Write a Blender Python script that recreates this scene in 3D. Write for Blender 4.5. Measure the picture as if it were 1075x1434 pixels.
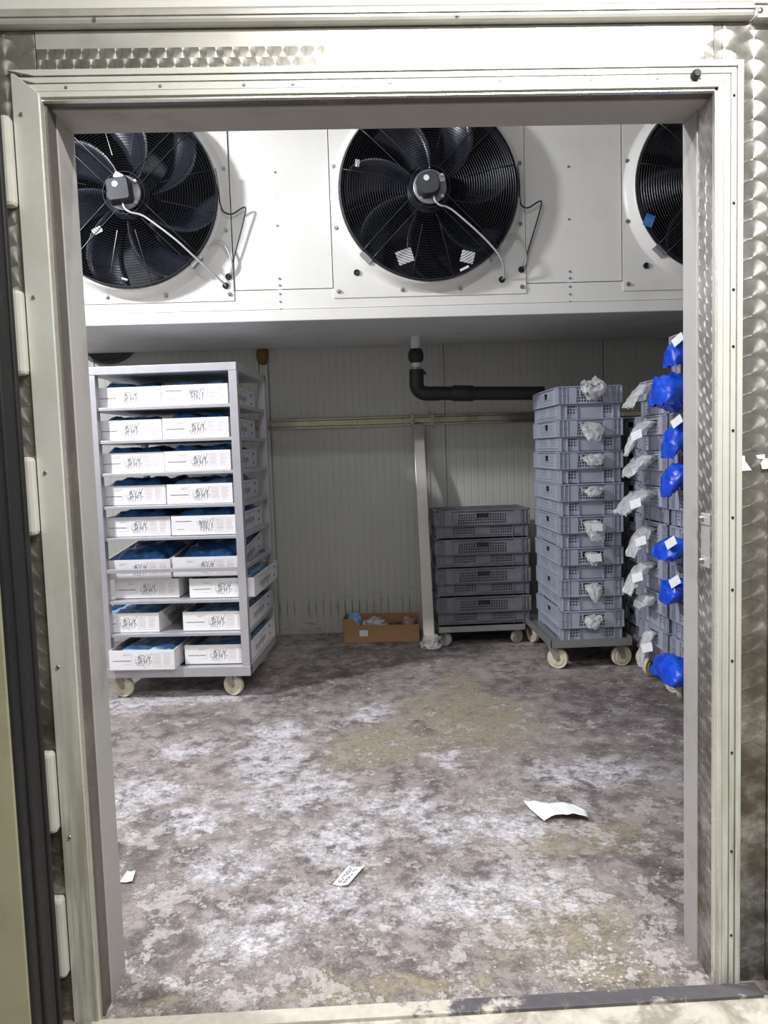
import bpy, math, random
from mathutils import Vector, Matrix, noise, Euler

for o in list(bpy.data.objects): bpy.data.objects.remove(o)
SC = bpy.context.scene
COL = SC.collection

# ------------------------------------------------------------------ camera
PITCH, YAW, ROLL, FPX = -0.07902, 0.03544, -0.03221, 1079.6
fw = Vector((math.sin(YAW)*math.cos(PITCH), math.cos(YAW)*math.cos(PITCH), math.sin(PITCH)))
rt = Vector((math.cos(YAW), -math.sin(YAW), 0)); up = rt.cross(fw)
r2 = rt*math.cos(ROLL)+up*math.sin(ROLL); u2 = -rt*math.sin(ROLL)+up*math.cos(ROLL)
cam = bpy.data.cameras.new('camera'); cam_o = bpy.data.objects.new('camera', cam); COL.objects.link(cam_o)
M = Matrix((r2, u2, -fw)).transposed().to_4x4(); M.translation = Vector((0, -1.66619, 1.25)); cam_o.matrix_world = M
cam.sensor_fit = 'HORIZONTAL'; cam.sensor_width = 36; cam.lens = FPX*36/1075; cam.clip_start = 0.02
SC.camera = cam_o

# ------------------------------------------------------------------ world, lamps, exposure
SC.view_settings.view_transform = 'Standard'; SC.view_settings.look = 'None'
SC.view_settings.gamma = 1; SC.view_settings.use_curve_mapping = False
SC.view_settings.exposure = 0.0
w = bpy.data.worlds.new('world'); SC.world = w; w.use_nodes = True
w.node_tree.nodes['Background'].inputs[0].default_value = (0.8, 0.85, 0.9, 1)
w.node_tree.nodes['Background'].inputs[1].default_value = 0.05

def area(name, loc, rot, sx, sy, power, col):
    l = bpy.data.lights.new(name, 'AREA'); l.shape = 'RECTANGLE'; l.size = sx; l.size_y = sy
    l.energy = power; l.color = col
    o = bpy.data.objects.new(name, l); COL.objects.link(o); o.location = loc
    o.rotation_euler = rot; return o
def aim(o, tgt):
    d = Vector(tgt)-o.location; o.rotation_euler = d.to_track_quat('-Z', 'Y').to_euler()
# bright bulkhead lamp high on the cold room's left wall
a = area('cold_room_lamp', (-2.5, 1.08, 3.12), (0, 0, 0), .26, .14, 132, (0.93, 0.95, 1.0)); aim(a, (0.2, 1.9, 0.7))
# second, weaker lamp on the ceiling just inside the door
a = area('cold_room_ceiling_lamp', (-0.1, 0.47, 3.3), (0, 0, 0), .4, .12, 22, (0.93, 0.95, 1.0))
# tube lamp of the anteroom, above the door frame
a = area('anteroom_tube_lamp', (0.58, -1.0, 2.57), (0, 0, 0), 1.1, .10, 82, (1.0, 0.99, 0.96))
a = area('anteroom_ceiling_lamp', (-0.2, -2.2, 2.8), (0, 0, 0), .6, .3, 17, (1.0, 0.97, 0.86))

# ------------------------------------------------------------------ node helper
class NT:
    def __init__(s, name):
        s.m = bpy.data.materials.new(name); s.m.use_nodes = True
        s.t = s.m.node_tree; s.n = s.t.nodes; s.b = s.n['Principled BSDF']; s._c = {}
    def l(s, a, b): s.t.links.new(a, b)
    def put(s, v, sock):
        if isinstance(v, bpy.types.NodeSocket): s.l(v, sock)
        elif v is not None:
            if isinstance(v, (tuple, list)) and sock.type == 'RGBA' and len(v) == 3: v = (*v, 1)
            sock.default_value = v
    def coord(s, kind='Object'):
        if kind not in s._c: s._c[kind] = s.n.new('ShaderNodeTexCoord').outputs[kind]
        return s._c[kind]
    def world(s):
        if 'w' not in s._c: s._c['w'] = s.n.new('ShaderNodeNewGeometry').outputs['Position']
        return s._c['w']
    def rnd(s):
        return s.n.new('ShaderNodeObjectInfo').outputs['Random']
    def mapping(s, vec, scale=(1, 1, 1), loc=(0, 0, 0)):
        n = s.n.new('ShaderNodeMapping'); s.l(vec, n.inputs[0]); n.inputs[3].default_value = scale; n.inputs[1].default_value = loc; return n.outputs[0]
    def noise(s, vec, scale, detail=4, rough=.55, dist=0.0, color=False):
        n = s.n.new('ShaderNodeTexNoise'); s.l(vec, n.inputs['Vector'])
        n.inputs['Scale'].default_value = scale; n.inputs['Detail'].default_value = detail
        n.inputs['Roughness'].default_value = rough; n.inputs['Distortion'].default_value = dist
        return n.outputs[1 if color else 0]
    def vor(s, vec, scale, feature='F1', out=0):
        n = s.n.new('ShaderNodeTexVoronoi'); n.feature = feature; s.l(vec, n.inputs['Vector']); n.inputs['Scale'].default_value = scale; return n.outputs[out]
    def math(s, op, a, b=None, c=None, clamp=False):
        n = s.n.new('ShaderNodeMath'); n.operation = op; n.use_clamp = clamp
        s.put(a, n.inputs[0]); s.put(b, n.inputs[1]); s.put(c, n.inputs[2]); return n.outputs[0]
    def vmath(s, op, a, b=None):
        n = s.n.new('ShaderNodeVectorMath'); n.operation = op
        s.put(a, n.inputs[0])
        s.put(b, n.inputs['Scale'] if op == 'SCALE' else n.inputs[1])
        return n.outputs[0 if op not in ('LENGTH', 'DOT_PRODUCT') else 1]
    def sep(s, v):
        n = s.n.new('ShaderNodeSeparateXYZ'); s.l(v, n.inputs[0]); return n.outputs
    def comb(s, x, y, z):
        n = s.n.new('ShaderNodeCombineXYZ')
        for i, v in enumerate((x, y, z)): s.put(v, n.inputs[i])
        return n.outputs[0]
    def ss(s, v, lo, hi, o0=0.0, o1=1.0):
        n = s.n.new('ShaderNodeMapRange'); n.interpolation_type = 'SMOOTHSTEP'
        s.put(v, n.inputs[0]); n.inputs[1].default_value = lo; n.inputs[2].default_value = hi
        n.inputs[3].default_value = o0; n.inputs[4].default_value = o1; return n.outputs[0]
    def mix(s, f, a, b):
        n = s.n.new('ShaderNodeMix'); n.data_type = 'RGBA'
        s.put(f, n.inputs[0]); s.put(a, n.inputs[6]); s.put(b, n.inputs[7]); return n.outputs[2]
    def bump(s, h, strength=.3, dist=.01, normal=None):
        n = s.n.new('ShaderNodeBump'); s.l(h, n.inputs['Height']); n.inputs['Strength'].default_value = strength
        n.inputs['Distance'].default_value = dist
        if normal is not None: s.l(normal, n.inputs['Normal'])
        return n.outputs[0]
    def fin(s, col=None, rough=None, metal=None, normal=None, **kw):
        s.put(col, s.b.inputs['Base Color']); s.put(rough, s.b.inputs['Roughness']); s.put(metal, s.b.inputs['Metallic'])
        if normal is not None: s.l(normal, s.b.inputs['Normal'])
        for k, v in kw.items(): s.put(v, s.b.inputs[k.replace('_', ' ')])
        return s.m
def mul(c, k): return tuple(min(1, x*k) for x in c)
def plain(name, col, rough=.5, metal=0., var=.15, scale=18, bump=.0, bscale=120, dirt=None, dirt_amt=.5, dscale=6, space='Object', **kw):
    m = NT(name); v = m.coord(space) if space != 'World' else m.world()
    c = m.mix(m.noise(v, scale, 5), mul(col, 1-var), mul(col, 1+var))
    if dirt: c = m.mix(m.ss(m.noise(v, dscale, 8, .65), .5, .75, 0, dirt_amt), c, dirt)
    nrm = m.bump(m.noise(v, bscale, 4), bump, .004) if bump else None
    r = m.ss(m.noise(v, scale*1.7, 3), .2, .8, max(0, rough-.06), min(1, rough+.06))
    return m.fin(c, r, metal, nrm, **kw)

def turned(name, ua, va, w, p, col=(.56, .55, .52)):
    """engine-turned stainless sheet: rows of overlapping brushed discs"""
    m = NT(name); P = m.sep(m.world()); u = P[ua]; v = P[va]
    ci = m.math('ROUND', m.math('DIVIDE', u, w)); ul = m.math('SUBTRACT', u, m.math('MULTIPLY', ci, w))
    off = m.math('MULTIPLY', m.math('FRACT', m.math('MULTIPLY', ci, .5)), p)
    vv = m.math('ADD', v, off); rr = w*.60
    hgt = m.math('SQRT', m.math('MAXIMUM', m.math('SUBTRACT', rr*rr, m.math('MULTIPLY', ul, ul)), 0.0))
    k = m.math('CEIL', m.math('DIVIDE', m.math('SUBTRACT', vv, hgt), p))
    dv = m.math('SUBTRACT', vv, m.math('MULTIPLY', k, p))
    comp = [0.0, 0.0, 0.0]; comp[ua] = m.math('MULTIPLY', dv, -1.0); comp[va] = ul
    tan = m.vmath('NORMALIZE', m.comb(*comp))
    wv = m.world(); n1 = m.noise(wv, 9, 6, .6); n2 = m.noise(wv, 60, 4)
    cell = m.math('FRACT', m.math('MULTIPLY', m.math('SINE', m.math('ADD', m.math('MULTIPLY', k, 12.9), m.math('MULTIPLY', ci, 78.2))), 4375.5))
    c = m.mix(m.ss(n1, .35, .7), mul(col, .72), mul(col, 1.1))
    grime_falloff = m.math('MULTIPLY', m.ss(m.noise(wv, 5, 8, .7), .32, .60), m.ss(P[2], .3, 1.7, .95, .15))  # brown grime, weighted low to paint in the lamp's fall-off too
    c = m.mix(grime_falloff, c, (.11, .09, .065)); edge = m.ss(m.math('SUBTRACT', hgt, dv), 0.0, .006, .78, 1.0)
    c = m.mix(1.0, c, c); mm = m.n.new('ShaderNodeVectorMath'); mm.operation = 'SCALE'; m.l(c, mm.inputs[0]); m.l(edge, mm.inputs['Scale'])
    rg = m.ss(n2, .3, .7, .28, .40)
    return m.fin(mm.outputs[0], rg, .78, None, Anisotropic=.85, Tangent=tan)

# ------------------------------------------------------------------ materials
MT = {}
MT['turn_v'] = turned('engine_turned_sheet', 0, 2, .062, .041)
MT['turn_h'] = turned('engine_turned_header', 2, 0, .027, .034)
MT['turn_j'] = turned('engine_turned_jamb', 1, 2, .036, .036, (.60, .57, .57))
MT['alu'] = plain('anodised_aluminium', (.64, .65, .60), .36, .18, .06, 30, dirt=(.36, .35, .26), dirt_amt=.35, dscale=4, space='World')
def grime_falloff_alu():
    m = NT('anodised_aluminium_grime_falloff'); P = m.world(); n = m.noise(P, 6, 8, .68); z = m.sep(P)[2]
    c = m.mix(m.noise(P, 30, 4), (.60, .61, .57), (.67, .68, .635))
    c = m.mix(m.ss(n, .40, .75, 0, .35), c, (.40, .39, .30))
    st = m.math('MULTIPLY', m.ss(m.noise(m.mapping(P, (14, 14, .8)), 3, 7, .65), .34, .62), m.ss(z, .1, 1.3, .75, .0))  # grime streaks growing downward, with the lamp's fall-off put into the colour
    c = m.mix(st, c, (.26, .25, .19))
    return m.fin(c, m.ss(n, .3, .7, .32, .46), .18)
MT['alu'] = grime_falloff_alu()
MT['alu_edge'] = plain('bright_aluminium_edge', (.75, .75, .70), .3, .7, .06)
MT['stain'] = plain('stainless_plain', (.62, .61, .58), .34, .5, .1, 8, dirt=(.30, .28, .22), dirt_amt=.5, dscale=5, space='World')
MT['jamb'] = plain('jamb_lining', (.37, .355, .345), .55, 0, .07, 14, .12, 60, (.20, .185, .17), .55, 5, 'World')
MT['jamb_d'] = plain('jamb_dark_strip', (.13, .115, .10), .5, .3, .2, 20, .2, 80, (.30, .28, .26), .6, 7, 'World')  # dark reflection in the steel strip put into the colour
MT['gasket'] = plain('rubber_gasket', (.009, .009, .010), .6, 0, .4, 25, .1, 80, (.03, .03, .028), .5, 9, 'World')
MT['leaf'] = plain('door_leaf_sheet', (.36, .36, .25), .45, .2, .1, 5, dirt=(.22, .2, .12), dirt_amt=.6, dscale=3, space='World')
MT['nylon'] = plain('white_nylon', (.50, .49, .45), .45, 0, .08, 15, dirt=(.35, .33, .28), dirt_amt=.5, dscale=14)
MT['screw'] = plain('screw_steel', (.30, .29, .28), .4, .8, .2, 60)
MT['screwdark'] = plain('screw_dark', (.03, .03, .03), .4, .5, .2, 60)
MT['coat'] = plain('evaporator_paint', (.72, .705, .665), .38, 0, .035, 6, dirt=(.55, .52, .45), dirt_amt=.30, dscale=5, space='World')
MT['under'] = plain('evaporator_tray_paint', (.60, .61, .62), .45, 0, .08, 5, .1, 30, (.36, .33, .28), .5, 4, 'World')  # white paint greyed: the underside's shade is put into the colour
MT['black'] = plain('black_guard_wire', (.012, .013, .016), .32, .2, .3, 40)
MT['blade'] = plain('fan_blade_plastic', (.018, .020, .030), .27, 0, .3, 20)
MT['tunnel'] = plain('fan_tunnel', (.010, .011, .016), .6, 0, .3, 20)  # black stands for the shade inside the fan housing
MT['motor'] = plain('motor_housing', (.045, .047, .052), .42, .1, .2, 30, .1, 200)
MT['flange'] = plain('motor_flange', (.26, .26, .27), .4, .5, .15, 30)
MT['conduit'] = plain('grey_conduit', (.48, .48, .47), .4, .2, .15, 40)
MT['cable'] = plain('black_cable', (.015, .015, .016), .4, 0, .3, 40)
MT['paper'] = plain('white_paper', (.80, .80, .81), .7, 0, .03, 20)
MT['steel'] = plain('rack_steel', (.50, .49, .51), .42, .45, .07, 25, .05, 150, (.33, .32, .33), .35, 9)
MT['sheetsteel'] = plain('dolly_steel', (.30, .30, .31), .42, .5, .12, 20, .05, 150, (.16, .15, .14), .5, 9)
MT['carton'] = plain('white_carton', (.80, .79, .79), .65, 0, .02, 12, .04, 200, (.66, .63, .62), .25, 9)
MT['carton_in'] = plain('carton_inside', (.42, .36, .32), .75, 0, .08, 20)
MT['ink'] = plain('black_ink', (.10, .10, .11), .7, 0, .2, 60)
MT['ink_soft'] = plain('grey_ink', (.38, .36, .37), .7, 0, .1, 60)
MT['ink_red'] = plain('faded_red_ink', (.60, .45, .45), .7, 0, .1, 60)
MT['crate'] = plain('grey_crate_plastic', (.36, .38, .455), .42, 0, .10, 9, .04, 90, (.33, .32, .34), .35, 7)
MT['crate_d'] = plain('grey_crate_dirty_shaded', (.15, .155, .175), .5, 0, .12, 9, .04, 90, (.30, .27, .26), .65, 6)  # dirt, plus the low stack's shade put into a darker crate grey
MT['wheel'] = plain('cream_wheel', (.60, .56, .42), .5, 0, .1, 25, dirt=(.25, .22, .15), dirt_amt=.5, dscale=12)
MT['wheel_d'] = plain('grey_wheel', (.33, .32, .29), .5, 0, .1, 25, dirt=(.15, .14, .12), dirt_amt=.5, dscale=12)
MT['castor'] = plain('castor_zinc', (.36, .34, .30), .4, .6, .15, 30)
MT['cardboard'] = plain('brown_cardboard', (.36, .20, .095), .75, 0, .08, 10, .06, 150, (.22, .13, .07), .4, 6)
MT['pipe'] = plain('black_insulation', (.012, .012, .013), .5, 0, .3, 30, .2, 90)
MT['pvc'] = plain('white_pvc', (.62, .62, .62), .35, 0, .05, 20)
MT['gal'] = plain('galvanised_rail', (.46, .42, .33), .30, .8, .15, 12, dirt=(.27, .20, .12), dirt_amt=.6, dscale=8)
MT['galpost'] = plain('galvanised_post', (.40, .38, .34), .4, .5, .12, 12, dirt=(.30, .21, .14), dirt_amt=.5, dscale=6)
MT['rust'] = plain('brown_foam', (.15, .08, .025), .7, 0, .25, 30, .4, 60)
MT['skin'] = plain('white_ceiling_panel', (.42, .42, .42), .5, 0, .03, 3)
MT['ante'] = plain('anteroom_wall', (.40, .40, .37), .5, 0, .04, 3)
MT['jug'] = plain('pale_blue_plastic', (.60, .64, .72), .4, 0, .05, 10)
MT['meat'] = plain('goods_fill', (.36, .22, .18), .4, 0, .35, 25)
MT['darkpack'] = plain('dark_pack', (.07, .055, .05), .4, 0, .35, 25)

def film(name, col, col2, rough, alpha=1.0, tr=0.0):
    m = NT(name); v = m.coord('Object'); n = m.noise(v, 16, 6, .6, .6)
    c = m.mix(m.ss(n, .35, .7), col, col2)
    a = m.ss(m.noise(v, 26, 4), .3, .7, max(0, alpha-.18), min(1, alpha+.12)) if alpha < 1 else None
    m.fin(c, rough, 0, m.bump(m.noise(v, 55, 5, .6, .8), .5, .006), Transmission_Weight=tr)
    if a is not None: m.l(a, m.b.inputs['Alpha'])
    m.b.inputs['Specular IOR Level'].default_value = .6
    return m.m
MT['blue_film'] = film('blue_film', (.03, .14, .42), (.10, .33, .72), .25)
MT['blue_light'] = film('pale_blue_film', (.12, .33, .68), (.42, .62, .85), .3)
MT['bag'] = film('clear_bag_film', (.62, .62, .62), (.90, .90, .90), .16, .62)
MT['blue_bag'] = film('blue_bag_film', (.004, .05, .55), (.012, .12, .85), .18)

def barcode(name):
    m = NT(name); g = m.sep(m.coord('Generated'))
    row = m.math('FRACT', m.math('MULTIPLY', g[2], 6.0)); inr = m.math('GREATER_THAN', row, .55)
    t = m.noise(m.comb(m.math('MULTIPLY', g[0], 14.0), m.math('FLOOR', m.math('MULTIPLY', g[2], 6.0)), 0.0), 1.6, 2)
    f = m.math('MULTIPLY', m.math('MULTIPLY', inr, m.math('GREATER_THAN', t, .47)), .55)
    return m.fin(m.mix(f, (.82, .82, .82), (.18, .18, .2)), .5, 0)
MT['tag'] = barcode('printed_tag')

def wallpanel():
    m = NT('back_wall_panel'); P = m.world(); s = m.sep(P)
    rib = m.math('PINGPONG', s[0], .025); h = m.ss(rib, .0, .006)
    c = m.mix(m.noise(P, 5, 6), (.42, .42, .37), (.52, .52, .465))
    c = m.mix(m.ss(rib, .0, .004, .30, 0), c, (.30, .30, .27))
    # drip marks: short dark vertical dashes in a row low on the wall
    cell = m.math('FLOOR', m.math('DIVIDE', s[0], .05)); rn = m.noise(m.comb(m.math('MULTIPLY', cell, 3.7), 0.0, 0.0), 1.3, 2)
    top = m.math('MULTIPLY', m.ss(s[2], .10, .17), m.ss(s[2], .19, .26, 1, 0))
    line = m.ss(m.math('PINGPONG', m.math('ADD', s[0], m.math('MULTIPLY', m.noise(P, 30, 3), .006)), .025), .0, .006, 1, 0)
    dm = m.math('MULTIPLY', m.math('MULTIPLY', top, line), m.ss(rn, .4, .55))
    c = m.mix(m.math('MULTIPLY', dm, .85), c, (.04, .035, .025))
    sm = m.math('MULTIPLY', m.ss(m.noise(m.mapping(P, (3, 3, 9)), 4, 7, .7), .52, .75), m.ss(s[2], .12, .4, .8, 0))
    c = m.mix(sm, c, (.16, .13, .09))
    return m.fin(c, .5, 0, m.bump(h, .35, .004))
MT['wallp'] = wallpanel()

WB = [(-0.39, 1.59, 0.14, 0.25), (-0.19, 1.14, 0.11, 0.14), (-0.39, 1.36, 0.1, 0.18), (-0.75, 1.58, 0.12, 0.11), (-0.8, 1.17, 0.11, 0.09), (-0.6, 0.92, 0.12, 0.07), (-0.29, 1.06, 0.21, 0.08), (-0.1, 0.76, 0.16, 0.12), (0.86, 1.14, 0.29, 0.1), (0.31, 1.36, 0.06, 0.1), (0.44, 0.8, 0.12, 0.13), (-0.32, 0.23, 0.11, 0.06), (-0.17, 0.39, 0.18, 0.08), (-0.88, 1.14, 0.08, 0.24), (-1.17, 2.25, 0.19, 0.12), (-0.84, 2.3, 0.3, 0.13), (0.25, 0.79, 0.14, 0.1), (0.04, 1.93, 0.1, 0.1), (0.32, 0.38, 0.29, 0.14), (-0.41, 0.63, 0.13, 0.1), (0.09, 0.96, 0.15, 0.08)]
TB = [(0.49, 1.82, 0.29, 0.42), (0.06, 1.54, 0.24, 0.24), (0.52, 2.33, 0.11, 0.25), (0.8, 0.66, 0.12, 0.1), (0.56, 0.05, 0.16, 0.05), (0.52, 0.67, 0.12, 0.09), (-0.47, 0.05, 0.08, 0.04), (0.46, 0.25, 0.22, 0.18), (0.06, 0.05, 0.25, 0.05)]
KB = [(1.26, 1.92, 0.35, 0.5), (-0.23, 2.5, 0.43, 0.34), (1.05, 1.3, 0.22, 0.17), (-0.73, 0.73, 0.08, 0.27), (-0.54, 0.26, 0.09, 0.12), (0.83, 0.42, 0.08, 0.25), (0.26, 1.71, 0.05, 0.09), (0.24, 3.02, 0.65, 0.3), (0.94, 2.26, 0.29, 0.17), (0.7, 0.56, 0.13, 0.05), (-0.85, 1.95, 0.21, 0.12), (.6, .03, .2, .02), (-.5, .1, .1, .04)]  # dark floor patches, the rack's cast shadow painted among them
def floor_mat():
    m = NT('dirty_concrete_floor'); P = m.world()
    warp = m.vmath('SCALE', m.vmath('SUBTRACT', m.noise(P, 5, 6, .65, 0, True), (.5, .5, .5)), .45)
    Q = m.vmath('ADD', P, warp); q = m.sep(Q)
    def blobs(L):
        acc = None
        for (x, y, rx, ry) in L:
            dx = m.math('DIVIDE', m.math('SUBTRACT', q[0], x), rx); dy = m.math('DIVIDE', m.math('SUBTRACT', q[1], y), ry)
            d = m.math('SQRT', m.math('ADD', m.math('MULTIPLY', dx, dx), m.math('MULTIPLY', dy, dy)))
            b = m.ss(d, .55, 1.45, 1, 0); acc = b if acc is None else m.math('MAXIMUM', acc, b)
        return acc
    py = m.sep(P)[1]
    n0 = m.noise(P, 3.2, 10, .66); n1 = m.noise(P, 13, 13, .74, .1); n2 = m.noise(P, 70, 8, .7); n3 = m.noise(P, 7.5, 14, .76, .12); n4 = m.noise(P, 21, 12, .75, .1)
    n5 = m.noise(m.vmath('ADD', P, (7.3, 2.1, 0)), 9, 14, .78, .15)
    c = m.mix(m.ss(n1, .42, .58), (.125, .102, .102), (.330, .285, .270))
    c = m.mix(m.ss(n0, .42, .60, 0, .5), c, (.350, .310, .285))
    T = m.math('MULTIPLY', blobs(TB), m.ss(n4, .40, .52, .25, .95))
    c = m.mix(T, c, m.mix(m.ss(n2, .35, .65), (.215, .178, .120), (.350, .305, .220)))
    K = m.math('MULTIPLY', blobs(KB), m.ss(n3, .38, .58, 1.0, .25))
    c = m.mix(m.math('MULTIPLY', K, .82), c, m.mix(n2, (.040, .028, .032), (.085, .066, .068)))
    # pale scuffed coating: sharp-edged flakes, more of them where people walk
    near = m.ss(py, .2, 2.4, .022, -.030)
    sc = m.ss(m.math('ADD', n3, near), .525, .565); sc2 = m.ss(m.math('ADD', n5, near), .555, .585)
    c = m.mix(m.math('MULTIPLY', sc, .62), c, m.mix(m.ss(n2, .35, .65), (.40, .355, .34), (.58, .535, .515)))
    c = m.mix(m.math('MULTIPLY', sc2, .55), c, m.mix(m.ss(n2, .3, .7), (.48, .44, .43), (.68, .64, .63)))
    W = blobs(WB)
    f = m.math('MULTIPLY', W, m.ss(m.math('ADD', m.math('MULTIPLY', n4, .6), m.math('MULTIPLY', n1, .4)), .42, .56))
    c = m.mix(m.math('MULTIPLY', f, .85), c, m.mix(m.ss(n2, .3, .7), (.46, .44, .47), (.80, .78, .84)))
    grit = m.ss(m.noise(P, 160, 4, .7), .58, .66); c = m.mix(m.math('MULTIPLY', grit, .35), c, (.62, .58, .56))
    pits = m.ss(m.noise(P, 48, 8, .75), .60, .66, 0, .7); c = m.mix(pits, c, (.055, .042, .040))
    crk = m.ss(m.vor(Q, 2.2, 'DISTANCE_TO_EDGE'), 0, .010, .55, 0)
    c = m.mix(m.math('MULTIPLY', crk, m.ss(n0, .44, .56)), c, (.50, .46, .45))
    h = m.math('ADD', m.math('ADD', m.math('MULTIPLY', n1, .5), m.math('MULTIPLY', n2, .5)), m.math('ADD', m.math('MULTIPLY', sc, .3), m.math('MULTIPLY', sc2, .35)))
    return m.fin(c, m.ss(n1, .3, .7, .66, .46), 0, m.bump(h, .7, .010))
MT['floor'] = floor_mat()
def outfloor():
    m = NT('pale_anteroom_concrete'); P = m.world(); n1 = m.noise(P, 12, 8, .66, .4); n2 = m.noise(P, 45, 6)
    c = m.mix(m.ss(n1, .36, .62), (.30, .27, .22), (.56, .52, .45)); c = m.mix(m.ss(n2, .55, .7, 0, .5), c, (.72, .69, .62))
    return m.fin(c, .6, 0, m.bump(n1, .4, .01))
MT['outfloor'] = outfloor()
def thresh():
    m = NT('threshold_steel'); P = m.world(); n1 = m.noise(P, 10, 9, .7, .5); s = m.sep(P)
    cover = m.math('ADD', n1, m.ss(s[0], -.2, .35, .28, -.08))
    c = m.mix(m.ss(cover, .48, .60), m.mix(m.noise(P, 40, 4), (.07, .065, .075), (.13, .12, .13)), m.mix(m.noise(P, 50, 5), (.42, .38, .31), (.66, .62, .56)))
    return m.fin(c, .5, 0, m.bump(cover, .4, .008))
MT['thresh'] = thresh()
MT['chip'] = plain('floor_chip', (.50, .46, .40), .8, 0, .35, 3, space='World')

# ------------------------------------------------------------------ mesh helper
class MB:
    def __init__(s): s.v = []; s.f = []
    def add(s, vs, fs):
        o = len(s.v); s.v += [tuple(x) for x in vs]; s.f += [tuple(i+o for i in f) for f in fs]; return s
    def box(s, x0, x1, y0, y1, z0, z1, mat=None):
        vs = [Vector((x, y, z)) for x in (x0, x1) for y in (y0, y1) for z in (z0, z1)]
        if mat is not None: vs = [mat @ v for v in vs]
        return s.add(vs, [(0, 1, 3, 2), (4, 6, 7, 5), (0, 4, 5, 1), (2, 3, 7, 6), (0, 2, 6, 4), (1, 5, 7, 3)])
    def prism(s, pts, y0, y1):           # polygon in xz, extruded in y
        n = len(pts)
        vs = [(p[0], y0, p[1]) for p in pts]+[(p[0], y1, p[1]) for p in pts]
        return s.add(vs, [tuple(range(n)), tuple(range(2*n-1, n-1, -1))]+[(i, n+i, n+(i+1) % n, (i+1) % n) for i in range(n)])
    def tube(s, pts, r, n=8, closed=False, caps=True):
        pts = [Vector(p) for p in pts]; L = len(pts); R = r if isinstance(r, (list, tuple)) else [r]*L
        rings = []; prev = None
        for i in range(L):
            a = pts[(i-1) % L] if (closed or i > 0) else pts[0]; b = pts[(i+1) % L] if (closed or i < L-1) else pts[-1]
            t = (b-a).normalized()
            if prev is None:
                q = Vector((0, 0, 1)) if abs(t.z) < .9 else Vector((1, 0, 0))
            else: q = prev
            nn = (q-t*q.dot(t)).normalized(); bb = t.cross(nn); prev = nn
            rings.append([pts[i]+(nn*math.cos(2*math.pi*k/n)+bb*math.sin(2*math.pi*k/n))*R[i] for k in range(n)])
        vs = [v for rg in rings for v in rg]; fs = []
        for i in range(L if closed else L-1):
            j = (i+1) % L
            for k in range(n): fs.append((i*n+k, i*n+(k+1) % n, j*n+(k+1) % n, j*n+k))
        if caps and not closed: fs += [tuple(range(n-1, -1, -1)), tuple((L-1)*n+k for k in range(n))]
        return s.add(vs, fs)
    def lathe(s, prof, c=(0, 0, 0), axis='y', n=48, closed=False):
        """prof: (radius, along-axis) pairs"""
        vs = []; fs = []
        for (r, h) in prof:
            for k in range(n):
                a = 2*math.pi*k/n; ca, sa = r*math.cos(a), r*math.sin(a)
                p = {'y': (ca, h, sa), 'z': (ca, sa, h), 'x': (h, ca, sa)}[axis]
                vs.append((p[0]+c[0], p[1]+c[1], p[2]+c[2]))
        L = len(prof)
        for i in range(L if closed else L-1):
            j = (i+1) % L
            for k in range(n): fs.append((i*n+k, j*n+k, j*n+(k+1) % n, i*n+(k+1) % n))
        return s.add(vs, fs)
    def grid(s, fn, nu, nv, closeu=False):
        vs = [fn(i/(nu if closeu else nu-1), j/(nv-1)) for j in range(nv) for i in range(nu)]; fs = []
        for j in range(nv-1):
            for i in range(nu if closeu else nu-1):
                k = (i+1) % nu; fs.append((j*nu+i, j*nu+k, (j+1)*nu+k, (j+1)*nu+i))
        return s.add(vs, fs)
    def panel(s, us, zs, hole, d0, d1, to3):
        """flat wall with real holes: cells of the us x zs grid, hole(u,z) -> True leaves it open"""
        nu, nz = len(us)-1, len(zs)-1
        sol = [[not hole((us[i]+us[i+1])/2, (zs[j]+zs[j+1])/2) for j in range(nz)] for i in range(nu)]
        idx = {}
        vs = []; fs = []
        def V(i, j, d):
            if (i, j, d) not in idx: idx[(i, j, d)] = len(vs); vs.append(to3(us[i], zs[j], d0 if d == 0 else d1))
            return idx[(i, j, d)]
        S = lambda i, j: 0 <= i < nu and 0 <= j < nz and sol[i][j]
        for i in range(nu):
            for j in range(nz):
                if not sol[i][j]: continue
                fs.append((V(i, j, 0), V(i+1, j, 0), V(i+1, j+1, 0), V(i, j+1, 0)))
                fs.append((V(i, j, 1), V(i, j+1, 1), V(i+1, j+1, 1), V(i+1, j, 1)))
                if not S(i-1, j): fs.append((V(i, j, 0), V(i, j+1, 0), V(i, j+1, 1), V(i, j, 1)))
                if not S(i+1, j): fs.append((V(i+1, j, 0), V(i+1, j, 1), V(i+1, j+1, 1), V(i+1, j+1, 0)))
                if not S(i, j-1): fs.append((V(i, j, 0), V(i, j, 1), V(i+1, j, 1), V(i+1, j, 0)))
                if not S(i, j+1): fs.append((V(i, j+1, 0), V(i+1, j+1, 0), V(i+1, j+1, 1), V(i, j+1, 1)))
        return s.add(vs, fs)
    def mesh(s, name, mat, smooth=None, fix=True):
        me = bpy.data.meshes.new(name); me.from_pydata(s.v, [], s.f)
        if fix:
            import bmesh
            b = bmesh.new(); b.from_mesh(me); bmesh.ops.recalc_face_normals(b, faces=b.faces); b.to_mesh(me); b.free()
        me.materials.append(MT[mat] if isinstance(mat, str) else mat)
        if smooth:
            me.shade_smooth(); me.set_sharp_from_angle(angle=math.radians(smooth))
        me.update(); return me
    def build(s, name, mat, parent=None, smooth=None, loc=None, bevel=0):
        return link(name, s.mesh(name, mat, smooth), parent, loc, bevel)
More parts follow.
